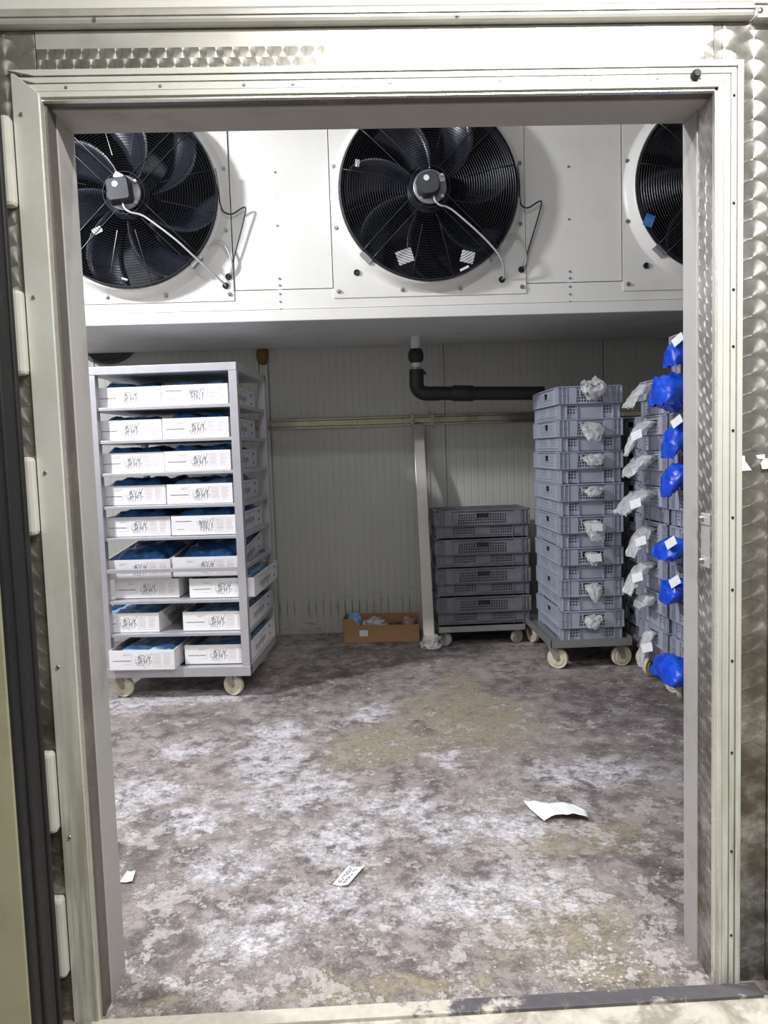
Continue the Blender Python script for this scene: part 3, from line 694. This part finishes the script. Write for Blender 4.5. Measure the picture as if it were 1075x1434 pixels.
# local: x from -RW (left) to 0, y from 0 (front) to RD
P = .042
for (x, y) in ((-RW, 0), (-P, 0), (-RW, RD-P), (-P, RD-P)):
    B(x, x+P, y, y+P, .125, 1.715).build('post', 'steel', rk, bevel=.002)
def frame(z0, z1, name, th=.03):
    B(-RW+P, -P, 0.001, th, z0, z1).build(name, 'steel', rk, bevel=.0015)
    B(-RW+P, -P, RD-th, RD-.001, z0, z1).build(name, 'steel', rk, bevel=.0015)
    B(-RW+.001, -RW+th, P, RD-P, z0, z1).build(name, 'steel', rk, bevel=.0015)
    B(-th, -.001, P, RD-P, z0, z1).build(name, 'steel', rk, bevel=.0015)
B(-RW, 0, -.002, RD, 1.677, 1.717).build('top_frame', 'steel', rk, bevel=.002)
m = MB().box(-RW-.002, .002, -.003, P, .118, .168).box(-RW-.002, .002, RD-P, RD+.003, .118, .168).box(-RW-.002, -RW+P, 0, RD, .118, .168).box(-P, .002, 0, RD, .118, .168)
m.build('base_frame', 'steel', rk, bevel=.002)
B(-RW+P, -P, P, RD-P, .135, .140).build('base_deck', 'steel', rk)
SH = [1.513, 1.346, 1.179, 1.010, .847, .676, .518, .345]
for i, z in enumerate(SH):
    if i == 5: frame(z-.010, z+.010, 'rail', .02)
    else:
        B(-RW+.012, -.012, .010, RD-.010, z-.016, z).build('shelf', 'steel', rk, bevel=.0015)
        for x0 in (-RW+.004, -.008-.004): B(x0, x0+.008, P, RD-P, z-.018, z-.001).build('shelf_side', 'steel', rk)
for (x, a) in ((-RW+.075, R(75)), (-.105, R(70))):
    caster(rk, x, .06, a, CM_CREAM, .056); caster(rk, x, RD-.08, R(100), CM_CREAM, .056)

# cartons
CW, CL, CH = .340, .625, .103
def tray(w_, l_, h_, t_=.004):
    m = MB(); m.box(-w_/2, w_/2, 0, l_, 0, t_)
    m.box(-w_/2, w_/2, 0, t_, 0, h_).box(-w_/2, w_/2, l_-t_, l_, 0, h_).box(-w_/2, -w_/2+t_, t_, l_-t_, 0, h_).box(w_/2-t_, w_/2, t_, l_-t_, 0, h_)
    return m
CMESH = tray(CW, CL, CH).mesh('carton', 'carton')
LINM = MB().box(-CW/2+.005, CW/2-.005, .005, .0075, .01, CH-.002).box(-CW/2+.005, -CW/2+.0075, .005, CL-.005, .01, CH-.002).box(CW/2-.0075, CW/2-.005, .005, CL-.005, .01, CH-.002).box(-CW/2+.005, CW/2-.005, CL-.0075, CL-.005, .01, CH-.002).mesh('carton_lining', 'carton_in')
# flat print: a sprig drawing, text lines and a framed panel, as thin ink strokes
random.seed(11)
def stroke(m, pts, wd, y=-.0006):
    for a, b_ in zip(pts[:-1], pts[1:]):
        d = Vector((b_[0]-a[0], b_[1]-a[1])); L_ = d.length
        if L_ < 1e-6: continue
        n_ = Vector((-d.y, d.x))/L_*wd/2
        m.add([(a[0]-n_.x, y, a[1]-n_.y), (b_[0]-n_.x, y, b_[1]-n_.y), (b_[0]+n_.x, y, b_[1]+n_.y), (a[0]+n_.x, y, a[1]+n_.y)], [(0, 1, 2, 3)])
def front_print(kind):
    ink, soft, red = MB(), MB(), MB()
    X0 = -CW/2
    sx = X0+.135
    for k in range(11):
        x, z = sx+random.uniform(.01, .075), .018+random.uniform(.0, .05); a = random.uniform(.2, 2.2); pts = [(x, z)]
        for j in range(7):
            a += random.uniform(-.8, .8); x += .0075*math.cos(a); z += .0065*math.sin(a)
            z = min(max(z, .014), .088); x = min(max(x, sx), sx+.09); pts.append((x, z))
        stroke(ink if k % 2 else soft, pts, .0013)
    for k in range(5):       # long stems
        x = sx+.015+.014*k; stroke(ink, [(x, .02), (x+.006, .04), (x+.004, .055), (x+.016, .078+.002*k)], .0016)
    for k in range(9):
        cx, cz = sx+random.uniform(.005, .085), random.uniform(.03, .085); r = random.uniform(.003, .006)
        stroke(ink, [(cx+r*math.cos(t_), cz+1.4*r*math.sin(t_)) for t_ in [i*math.pi/4 for i in range(9)]], .0011)
    def words(m_, x0, x1, z, h):
        x = x0
        while x < x1:
            w_ = random.uniform(.003, .010); stroke(m_, [(x, z), (min(x+w_, x1), z)], h); x += w_+.0018
    if kind == 0:
        words(ink, X0+.018, X0+.112, .048, .0042); words(soft, X0+.075, X0+.108, .078, .0035)
        stroke(soft, [(X0+.07, .085), (X0+.118, .085), (X0+.118, .030), (X0+.07, .030)], .0008)
    else:
        words(ink, X0+.022, X0+.105, .074, .0042); words(soft, X0+.03, X0+.065, .034, .0035)
    bx0, bx1 = X0+.228, X0+.332
    stroke(red, [(bx0, .016), (bx1, .016), (bx1, .088), (bx0, .088), (bx0, .016)], .0010)
    for c0, c1 in ((bx0+.006, bx0+.05), (bx0+.057, bx1-.006)):
        for j in range(9): words(red if j % 3 else soft, c0, c1-random.uniform(0, .012), .080-.0068*j, .0020)
    n1_, n2_ = len(ink.f), len(ink.f)+len(soft.f); ink.add(soft.v, soft.f); ink.add(red.v, red.f)
    me = ink.mesh('print', 'ink', fix=False); me.materials.append(MT['ink_soft']); me.materials.append(MT['ink_red'])
    for p_ in me.polygons: p_.material_index = 0 if p_.index < n1_ else 1 if p_.index < n2_ else 2
    return me
FP = [front_print(0), front_print(1)]
def side_print():
    m = MB(); x = CW/2+.0006
    def q(y0, z0, y1, z1, w_):
        d = Vector((y1-y0, z1-z0)); n_ = Vector((-d.y, d.x)).normalized()*w_/2
        m.add([(x, y0-n_.x, z0-n_.y), (x, y1-n_.x, z1-n_.y), (x, y1+n_.x, z1+n_.y), (x, y0+n_.x, z0+n_.y)], [(0, 1, 2, 3)])
    random.seed(5)
    for k in range(6):       # bold illegible script word
        y = .15+.045*k
        q(y, .032 if k not in (1, 2, 4) else .018, y+.014, .062 if k != 3 else .080, .009); q(y+.010, .060, y+.030, .046, .008); q(y+.030, .046, y+.022, .034, .007)
    q(.52, .078, .55, .078, .016); q(.52, .03, .55, .03, .012); q(.10, .088, .44, .088, .002)
    return m.mesh('side_print', 'ink', fix=False)
SPM = side_print()
def film_mesh(seed, h0, hump, mat, tail=0):
    def f(u, v):
        x = (u-.5)*(CW-.018); y = .012+v*(CL-.024)
        e = min(1, min(u, 1-u)*7)*min(1, min(v, 1-v)*9)
        q = Vector((x*9+seed*7.3, y*6, seed)); rdg = 1-abs(noise.noise(q*1.3))*2; nn = noise.noise(q*2.7)
        z = h0+hump*e*(.55+.45*noise.noise(Vector((x*5+seed, y*4, 3))))+.016*e*rdg+.008*nn
        return (x, y, z)
    return MB().grid(f, 30, 40).mesh('liner_film', mat, 80, fix=False)
FM = [film_mesh(1, .094, .042, 'blue_film'), film_mesh(2, .094, .046, 'blue_film'), film_mesh(3, .092, .040, 'blue_light'), film_mesh(4, .070, .026, 'blue_light'), film_mesh(5, .074, .055, 'blue_film'), film_mesh(6, .090, .035, 'blue_film'), film_mesh(7, .062, .014, 'blue_light')]
SHELFN = ['top shelf', 'second shelf', 'third shelf', 'fourth shelf', 'fifth shelf', 'front rail level', 'shelf below the tilted cartons', 'lowest shelf', 'base']
WORN = {'L': 'the half by the jamb', 'R': 'the half by the rail'}
def carton(x0, setback, z, side, row, fm, pk, tilt=0, yaw=0, xr=None):
    lab = {5: 'tilted white carton full of blue film behind the rack rail, %s' % WORN[side]}.get(row, 'printed white carton on the rack %s, %s' % (SHELFN[row], WORN[side]))
    c = link('carton', CMESH); tag(c, lab, 'carton', 'cartons on the rack trolley')
    loc = Matrix.Rotation(TH, 4, 'Z') @ Vector((-RW+x0+CW/2, setback, 0)); c.location = RO+Vector((loc.x, loc.y, z))
    c.rotation_euler = Euler((tilt, 0, TH+yaw), 'XYZ')
    link('carton_lining', LINM, c)
    link('print', FP[pk], c)['kind'] = 'stuff'; link('side_print', SPM, c)['kind'] = 'stuff'; link('liner_film', FM[fm], c)
    return c
e = .0005
rows = [(.017, -.006, .052, SH[0]+e, 'L', 0, 0, 0), (.366, -.006, .038, SH[0]+e, 'R', 0, 2, 1),
        (.012, 0, .052, SH[1]+e, 'L', 1, 5, 0), (.362, 0, .038, SH[1]+e, 'R', 1, 0, 0),
        (.016, 0, .052, SH[2]+e, 'L', 2, 0, 0), (.364, 0, .038, SH[2]+e, 'R', 2, 0, 0),
        (.014, 0, .052, SH[3]+e, 'L', 3, 1, 0), (.366, 0, .038, SH[3]+e, 'R', 3, 2, 0),
        (.030, 0, .052, SH[4]+e, 'L', 4, 1, 0), (.381, 0, .038, SH[4]+e, 'R', 4, 1, 1),
        (.022, 0, .046, .627, 'L', 5, 4, 0), (.375, 0, .046, .634, 'R', 5, 4, 0),
        (.050, 0, .075, SH[6]+e, 'L', 6, 6, 0), (.455, 0, .047, SH[6]+e, 'R', 6, 6, 0),
        (-.055, 0, .046, SH[7]+e, 'L', 7, 3, 0), (.412, 0, .047, SH[7]+e, 'R', 7, 3, 0),
        (.043, 0, -.035, .1685, 'L', 8, 3, 0), (.412, 0, .050, .1685, 'R', 8, 6, 0)]
for (x0, _, sb, z, side, row, fm, pk) in rows:
    carton(x0, sb, z, side, row, fm, pk, tilt=R(6.0) if row == 5 else 0)

# ================================================================== CRATES
CRW, CRL, CRH = .36, .60, .179
def crate_mesh(mat):
    m = MB(); W2, L2 = CRW/2, CRL/2
    def side(half, dist, fn, long_):
        """half: half width of this wall; dist: outer distance; fn(u,z,d)->3D with d measured inward from the outside"""
        zm = .086
        # upper panel
        hw = .052 if not long_ else .042
        cols = [hw+.006+.0155*i for i in range(2 if not long_ else 7)]
        us = sorted(set([-half+.006, half-.006, -hw, hw]+[s_*(c+d_) for c in cols for d_ in (0, .0095) for s_ in (1, -1)]+[s_*(.0078+.0155*i+d_) for i in range(3) for d_ in (0, -.0095+.0095*0) for s_ in (1, -1)]))
        below = [-.0775+.0155*i for i in range(10)] if not long_ else [-.155+.0155*i for i in range(20)]
        us = sorted(set(round(x, 5) for x in us+[b_ for b_ in below]+[b_+.0095 for b_ in below]))
        zs = [zm, .094, .1035, .110, .1195, .126, .1355, .142, .1515, .158, .164, CRH-.002]
        def hole(u, z):
            if abs(u) < hw and .126 < z < .158: return True
            if .126 < z < .1355 or .142 < z < .1515:
                return any(c < abs(u) < c+.0095 for c in cols)
            if .094 < z < .1035 or .110 < z < .1195: return any(b_ < u < b_+.0095 for b_ in below)
            return False
        m.panel(us, zs, hole, .010, .014, fn)
        # lower panel with two hole fields
        gc = ([.066+.0155*i for i in range(4)] if not long_ else [.05+.0155*i for i in range(9)])
        us2 = sorted(set(round(x, 5) for x in [-half+.014, half-.014]+[s_*(c+d_) for c in gc for d_ in (0, .0095) for s_ in (1, -1)]))
        zs2 = [.002, .030, .0395, .046, .0555, .062, .0715, zm]
        def hole2(u, z):
            return any(c < abs(u) < c+.0095 for c in gc) and (.030 < z < .0395 or .046 < z < .0555 or .062 < z < .0715)
        m.panel(us2, zs2, hole2, .018, .022, fn)
        def rb(u0, u1, z0, z1, d0, d1):
            vs = [fn(u, z, d_) for u in (u0, u1) for d_ in (d0, d1) for z in (z0, z1)]
            m.add(vs, [(0, 1, 3, 2), (4, 6, 7, 5), (0, 4, 5, 1), (2, 3, 7, 6), (0, 2, 6, 4), (1, 5, 7, 3)])
        rb(-half, half, zm-.003, zm, -.001, .018)          # ledge line
        rb(-half, half, CRH-.005, CRH, .0, .016)           # top rim
        for s_ in (1, -1):
            for c in ((half-.004), half-.028, half-.052): rb(s_*c-.002, s_*c+.002, zm, CRH, .0, .011)
            a, b_ = sorted((s_*(half-.002), s_*(half-.052))); rb(a, b_, .130, .1325, .002, .011)
            for c in (half-.016, half-.050): rb(s_*c-.0018, s_*c+.0018, .002, zm, .008, .019)
            a, b_ = sorted((s_*(half-.058), s_*(half-.105)))
            rb(a, b_, zm, CRH, .004, .011)                 # smooth cheek beside the handle field
            for c in (half-.110,): rb(s_*c-.0015, s_*c+.0015, .0, zm, .010, .019)
        rb(-hw-.004, hw+.004, .158, .162, .004, .012); rb(-hw-.004, hw+.004, .122, .126, .006, .012)
        for s_ in (1, -1): rb(s_*hw-.002, s_*hw+.002, .124, .160, .006, .012)
        for i in range(5): rb(-.055+.026*i-.008, -.055+.026*i+.006, CRH-.002, CRH-.0005, .0, .002)
    side(W2, L2, lambda u, z, d: (u, -L2+d, z), False)
    side(W2, L2, lambda u, z, d: (-u, L2-d, z), False)
    side(L2, W2, lambda u, z, d: (-W2+d, -u, z), True)
    side(L2, W2, lambda u, z, d: (W2-d, u, z), True)
    # horizontal ribs on the long sides
    for s_ in (-1, 1):
        for z in (.02, .078):
            x0, x1 = sorted((s_*(W2-.012), s_*(W2-.018))); m.box(x0, x1, -L2+.05, L2-.05, z, z+.003)
    m.box(-W2+.018, W2-.018, -L2+.018, L2-.018, .002, .006)
    return m.mesh('crate', mat)
CRM = crate_mesh('crate'); CRMD = crate_mesh('crate_d')
def dolly(label, x0, x1, y0, y1, z0, z1, cm, angs, inset=.05, mat='sheetsteel'):
    d_ = thing('crate_dolly', label, 'dolly', ((x0+x1)/2, (y0+y1)/2, 0))
    hx, hy = (x1-x0)/2, (y1-y0)/2
    m = MB().box(-hx, hx, -hy, -hy+.004, z0, z1).box(-hx, hx, hy-.004, hy, z0, z1).box(-hx, -hx+.004, -hy, hy, z0, z1).box(hx-.004, hx, -hy, hy, z0, z1)
    m.build('frame', mat, d_)
    MB().box(-hx+.003, hx-.003, -hy+.003, hy-.003, z0+.004, z0+.010).build('deck', mat, d_)
    sc = (z0+.004)/.126
    for (sx, sy), a in zip(((-1, -1), (1, -1), (-1, 1), (1, 1)), angs):
        f = caster(d_, sx*(hx-inset), sy*(hy-inset), a, cm, .056*sc); f.scale = (sc,)*3
    return d_
DARKFILLM = MB().box(-CRW/2+.03, CRW/2-.03, -CRL/2+.03, CRL/2-.03, .008, .165).mesh('goods', 'darkpack')  # added dark block standing for contents; keeps the crate holes black as shade
def stack(n, cx, cy, z0, rz, me, where, grp, pitch=CRH):
    out = []
    for k in range(n):
        c = link('crate', me); c.location = (cx+random.uniform(-.002, .002), cy+random.uniform(-.002, .002), z0+k*pitch); c.rotation_euler = (0, 0, rz+R(random.uniform(-.4, .4)))
        tag(c, 'grey perforated crate, %s %s' % (ORD[n-1-k], where), 'crate', grp); out.append(c)
        link('goods_fill', DARKFILLM, c)
    return out
random.seed(3)
# tall stack with clear bags
dolly('steel dolly under the tall crate stack next to the black pipe', 1.05, 1.51, 2.50, 3.20, .128, .172, CM_CREAM, (R(60), R(100), R(20), R(40)))
S1 = stack(8, 1.305, 2.86, .1385, 0, CRM, 'in the tall stack ending the black pipe', 'crates of the tall stack by the pipe')
# low stack by the back wall, long side to the room
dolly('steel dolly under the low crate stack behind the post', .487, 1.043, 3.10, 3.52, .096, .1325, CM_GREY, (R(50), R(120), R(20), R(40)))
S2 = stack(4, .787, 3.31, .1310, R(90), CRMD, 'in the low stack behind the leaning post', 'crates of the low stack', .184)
# stacks along the right: A with clear bags, B with blue bags, one more behind A
dolly('steel dolly under the crate stack with long clear bags', 1.50, 2.12, 1.995, 2.385, .120, .160, CM_CREAM, (R(20), R(60), R(110), R(40)))
S3 = stack(8, 1.80, 2.19, .1305, R(-90), CRM, 'in the stack with long clear bags', 'crates of the stack with clear bags')
dolly('steel dolly under the crate stack with blue bags', 1.50, 2.12, 1.60, 1.985, .120, .160, CM_CREAM, (R(20), R(60), R(125), R(40)), .055)
S4 = stack(9, 1.80, 1.795, .1305, R(-90), CRM, 'in the stack with blue bags', 'crates of the stack with blue bags')
dolly('steel dolly half hidden behind the stack with clear bags', 1.545, 2.16, 2.46, 2.88, .128, .172, CM_CREAM, (R(95), R(60), R(110), R(40)), .04)
S5 = stack(7, 1.86, 2.68, .1385, R(-90), CRM, 'in the stack hidden behind the clear bags', 'crates of the hidden stack')

# bags pulled through the handle holes
def bag_mesh(seed, out, drop, w0, w1, w2, th, mat, side=0.0, lift=0.0, crump=1.0, power=1.6):
    """local: origin at the handle hole, -y outwards. w0/w1/w2: widths at neck, middle and end"""
    rnd = random.Random(seed); s0 = rnd.uniform(0, 50)
    def f(u, v):
        a = 2*math.pi*u; s_ = v
        wd = (w0*(1-s_)**2+2*w1*s_*(1-s_)*1.15+w2*s_*s_)
        tk = th*(math.sin(math.pi*min(1, s_*.86+.12))**.7)
        cx = side*s_; cy = .012-(out+.012)*s_**.75; cz = lift*math.sin(math.pi*s_*.8)-drop*s_**power
        ca, sa = math.cos(a), math.sin(a)
        q = Vector((ca*1.6+s0, sa*1.6, s_*3.2))
        n1 = noise.noise(q)*crump; n2 = noise.noise(q*2.6)*crump; rd = (1-2*abs(noise.noise(q*1.7+Vector((9, 3, 1)))))*crump
        e = min(1, s_*6)
        endfade = 1-.75*max(0, (s_-.8)/.2)**2
        x = cx+ca*wd/2*(1+.22*n1*e)
        tw = sa*tk*endfade*(1+.5*n2*e)+.012*rd*e
        sl = math.atan2(drop*power*max(.02, s_)**(power-1), max(.02, out))
        return (x, cy-tw*math.sin(sl)*.9+.008*n2*e, cz+tw*math.cos(sl)+.010*n1*e)
    return MB().grid(f, 26, 20, True).mesh('bag', mat, 75, fix=False)
TAGM = B(-.022, .022, -.0006, .0006, -.017, .017).mesh('tag', 'tag')
def hang(crate, rz, me, label, cat, grp, name, tagpos=None, tagrot=(0, 0, 0), z=.142, half=CRL/2, tsc=1.3):
    b_ = link(name, me); tag(b_, label, cat, grp)
    d_ = Matrix.Rotation(rz, 3, 'Z') @ Vector((0, -half, 0))
    b_.location = crate.location+d_+Vector((0, 0, z)); b_.rotation_euler = (0, 0, rz)
    if tagpos:
        t_ = link('tag', TAGM, b_, tagpos); t_.rotation_euler = tagrot; t_.scale = (tsc, 1, tsc)
    return b_
G1 = 'clear bags on the tall stack'
spec1 = [  # bottom to top
    (dict(out=.05, drop=.055, w0=.075, w1=.11, w2=.05, th=.022, side=-.015), None),
    (dict(out=.05, drop=.085, w0=.09, w1=.10, w2=.02, th=.024), None),
    (dict(out=.05, drop=.06, w0=.08, w1=.09, w2=.03, th=.018), (.005, -.062, -.012)),
    (dict(out=.055, drop=.10, w0=.09, w1=.12, w2=.07, th=.022, side=.015), (.01, -.066, -.022)),
    (dict(out=.045, drop=.035, w0=.10, w1=.11, w2=.05, th=.018), None),
    (dict(out=.05, drop=.045, w0=.10, w1=.12, w2=.06, th=.022, side=.01), None),
    (dict(out=.05, drop=.085, w0=.11, w1=.125, w2=.07, th=.024), None),
    (dict(out=.07, drop=-.03, w0=.07, w1=.15, w2=.09, th=.05, side=.01, crump=1.5), None)]
for k, (sp, tg) in enumerate(spec1):
    hang(S1[k], 0, bag_mesh(20+k, mat='bag', **sp), 'crumpled clear bag on the crate %s of the tall stack' % ORD[7-k], 'plastic bag', G1, 'clear_bag', tg, (R(-25), 0, R(0)))
G2 = 'long clear bags on the stack by the jamb'
spec2 = [(dict(out=.06, drop=.17, w0=.07, w1=.08, w2=.05, th=.02), 1), (dict(out=.07, drop=.05, w0=.09, w1=.13, w2=.06, th=.03), 0), (dict(out=.12, drop=.15, w0=.06, w1=.10, w2=.09, th=.025), 1),
         (dict(out=.10, drop=.14, w0=.07, w1=.11, w2=.10, th=.022), 1), (dict(out=.15, drop=.10, w0=.10, w1=.18, w2=.13, th=.03), 1), (dict(out=.12, drop=.09, w0=.11, w1=.17, w2=.10, th=.025), 0),
         (dict(out=.12, drop=.16, w0=.08, w1=.10, w2=.03, th=.022), 1), (dict(out=.11, drop=.10, w0=.08, w1=.10, w2=.12, th=.02), 0)]
for k, (sp, tg) in enumerate(spec2):
    for q_ in ('w1', 'w2'): sp[q_] *= 1.3
    sp['out'] *= 1.08
    o, dd = sp['out'], sp['drop']
    hang(S3[k], R(-90), bag_mesh(50+k, mat='bag', **sp), 'long clear bag on the crate %s of the stack by the jamb' % ORD[7-k], 'plastic bag', G2, 'clear_bag',
         (sp['w1']*.52, -o*.80, -dd*.36) if tg else None, (R(-20), R(-20), R(42)), tsc=1.35)
G3 = 'blue bags on the stack by the jamb'
spec3 = {0: dict(out=.12, drop=.05, w0=.15, w1=.30, w2=.26, th=.07), 1: None, 2: dict(out=.10, drop=.08, w0=.12, w1=.2, w2=.10, th=.05), 3: dict(out=.13, drop=.05, w0=.12, w1=.24, w2=.15, th=.05),
         4: None, 5: dict(out=.09, drop=.13, w0=.12, w1=.18, w2=.08, th=.045), 6: dict(out=.08, drop=.13, w0=.10, w1=.16, w2=.14, th=.05), 7: dict(out=.13, drop=.07, w0=.12, w1=.22, w2=.20, th=.085), 8: dict(out=.07, drop=.08, w0=.1, w1=.15, w2=.12, th=.05)}
for k, sp in spec3.items():
    if sp:
        hang(S4[k], R(-90), bag_mesh(80+k, mat='blue_bag', crump=.8, **sp), 'bright blue bag on the crate %s of the stack by the jamb' % ORD[8-k], 'plastic bag', G3, 'blue_bag',
             (sp['w1']*.42, -sp['out']*.85, .035) if k in (2, 3, 6, 8) else None, (R(-20), R(-35), R(40)), .10 if k else .07, tsc=1.25)

# ================================================================== BROWN CARTON by the post
bx = thing('cardboard_tray', 'brown cardboard tray with packed goods on the floor by the post', 'carton', (.135, 3.30, 0), R(-4))
bw, bl, bh = .50, .24, .115
m = MB().box(-bw/2, bw/2, 0, bl, 0, .004)
m.prism([(-bw/2, 0), (bw/2, 0), (bw/2, bh), (-.15, bh), (-.165, bh+.02), (-.18, bh+.045), (-bw/2, bh+.045)], 0, .004)
m.box(-bw/2, bw/2, bl-.004, bl, 0, bh+.03).box(-bw/2, -bw/2+.004, 0, bl, 0, bh+.045).box(bw/2-.004, bw/2, 0, bl, 0, bh)
m.build('tray', 'cardboard', bx)
MB().box(-.145, -.09, -.0012, 0, .045, .085).build('label', 'tag', bx)
def lumpy(cx, cy, cz, rx, ry, rz_, seed):
    def f(u, v):
        a = 2*math.pi*u; th_ = math.pi*v; q = Vector((math.cos(a)*1.8+seed, math.sin(a)*1.8, math.cos(th_)*2)); n_ = 1+.3*noise.noise(q)+.12*noise.noise(q*2.7)
        sg = lambda t_: math.copysign(abs(t_)**.6, t_)
        return (cx+rx*sg(math.sin(th_))*math.cos(a)*n_, cy+ry*sg(math.sin(th_))*math.sin(a)*n_, cz+rz_*sg(math.cos(th_))*n_)
    return f
T4 = Matrix.Translation((.135, 3.30, 0)) @ Matrix.Rotation(R(-4), 4, 'Z')
for (p_, r_, mt, nm, lb, ct) in (((-.185, .11, .105), (.045, .075, .06), 'blue_light', 'blue_bag', 'faded blue bag stuffed in the end of the brown tray', 'plastic bag'),
                                ((-.045, .11, .085), (.08, .075, .05), 'bag', 'clear_packet', 'clear packet lying next to the blue bag in the brown tray', 'packet'),
                                ((.09, .10, .062), (.05, .07, .042), 'darkpack', 'dark_packet', 'dark packet in the middle of the brown tray', 'packet'),
                                ((.185, .12, .075), (.05, .085, .06), 'meat', 'brown_packet', 'brownish packet at the post end of the brown tray', 'packet')):
    c = T4 @ Vector(p_)
    crumple(nm, 24, 14, lumpy(0, 0, 0, *r_, p_[0]*31), mt, lb, ct, c, 'goods in the brown tray')

# ================================================================== LITTER ON THE FLOOR
def sheet(name, quad, nu, nv, hf, mat, label, cat):
    q = [Vector((*p_, 0)) for p_ in quad]
    def f(u, v):
        p_ = q[0]*(1-u)*(1-v)+q[1]*u*(1-v)+q[2]*u*v+q[3]*(1-u)*v; return (p_.x, p_.y, hf(u, v))
    o = MB().grid(f, nu, nv).build(name, mat, None, 50); s_ = o.modifiers.new('thick', 'SOLIDIFY'); s_.thickness = .0008
    return tag(o, label, cat)
def paper_sheet():
    lower = [(.551, .939), (.563, .862), (.585, .778), (.612, .800), (.635, .801), (.658, .801), (.680, .794), (.697, .786), (.731, .773)]
    upper = [(.551, .945), (.572, .943), (.594, .940), (.614, .930), (.635, .919), (.662, .920), (.690, .919), (.715, .903), (.745, .843)]
    def samp(L_, t_):
        t_ *= len(L_)-1; i = min(int(t_), len(L_)-2); return Vector(L_[i]).lerp(Vector(L_[i+1]), t_-i)
    def f(u, v):
        p_ = samp(lower, u).lerp(samp(upper, u), v)
        fold = .004*abs(math.sin(u*9.5+v*1.5))*(1-.4*v)+.003*noise.noise(Vector((u*7, v*4, 1)))
        lift = (.016 if .3 < u < .95 else .016*max(0, 1-min(abs(u-.3), abs(u-.95))/.2))*max(0, 1-v)*(.3+u)
        return (p_.x, p_.y, .004+max(0, fold)+lift)
    return MB().grid(f, 33, 12)
o = paper_sheet().build('crumpled_paper', 'paper', None, 35); s_ = o.modifiers.new('thick', 'SOLIDIFY'); s_.thickness = .0008
tag(o, 'torn crumpled white paper lying on the floor', 'paper')
sl = sheet('printed_slip', [(-.108, .482), (-.062, .462), (-.012, .557), (-.062, .582)], 8, 8, lambda u, v: .003+.022*max(0, u-.45)**1.4*(1+.3*v), 'paper', 'small printed white slip with a curled edge on the floor', 'paper')
q = [Vector((-.108, .482)), Vector((-.062, .462)), Vector((-.012, .557)), Vector((-.062, .582))]
m = MB(); random.seed(9)
def sp(u, v):
    p_ = q[0]*(1-u)*(1-v)+q[1]*u*(1-v)+q[2]*u*v+q[3]*(1-u)*v; return (p_.x, p_.y, .0045+.022*max(0, u-.45)**1.4*(1+.3*v))
for u in (.2, .32, .5, .62):
    v = .12
    while v < .85:
        w_ = random.uniform(.05, .15)
        if random.random() < .8: m.add([sp(u, v), sp(u+.06, v), sp(u+.06, min(.9, v+w_)), sp(u, min(.9, v+w_))], [(0, 1, 2, 3)])
        v += w_+.03
m.build('slip_print', 'ink', sl)
sheet('paper_scrap', [(-.738, .548), (-.700, .546), (-.705, .598), (-.730, .600)], 5, 5, lambda u, v: .003+.008*abs(u-.4)+.004*v, 'paper', 'small white paper scrap on the floor beside the jamb', 'paper')
# loose chips of concrete and frost, uncountable
random.seed(21); m = MB()
for k in range(900):
    x = random.uniform(-1.3, 1.45); y = random.uniform(.0, 2.6)**1.0
    if random.random() < .12: x, y = random.gauss(.55, .12), random.gauss(.06, .03)
    if x < DL+.02 and y < .17 or x > DR-.02 and y < .17: continue
    if y < -.01: continue
    r_ = random.uniform(.0015, .0055)*(1.6 if random.random() < .06 else 1); a0 = random.uniform(0, 6); nn = 5
    pts = [(x+r_*random.uniform(.6, 1.2)*math.cos(a0+2*math.pi*i/nn)*1.3, y+r_*random.uniform(.6, 1.2)*math.sin(a0+2*math.pi*i/nn)) for i in range(nn)]
    h = r_*random.uniform(.2, .5)
    m.add([(px, py, -.0005) for px, py in pts]+[(x, y, h)], [(i, (i+1) % nn, nn) for i in range(nn)])
o = m.build('floor_chips', 'chip'); o['kind'] = 'stuff'; tag(o, 'scattered pale chips of flaked floor coating and frost', 'debris')
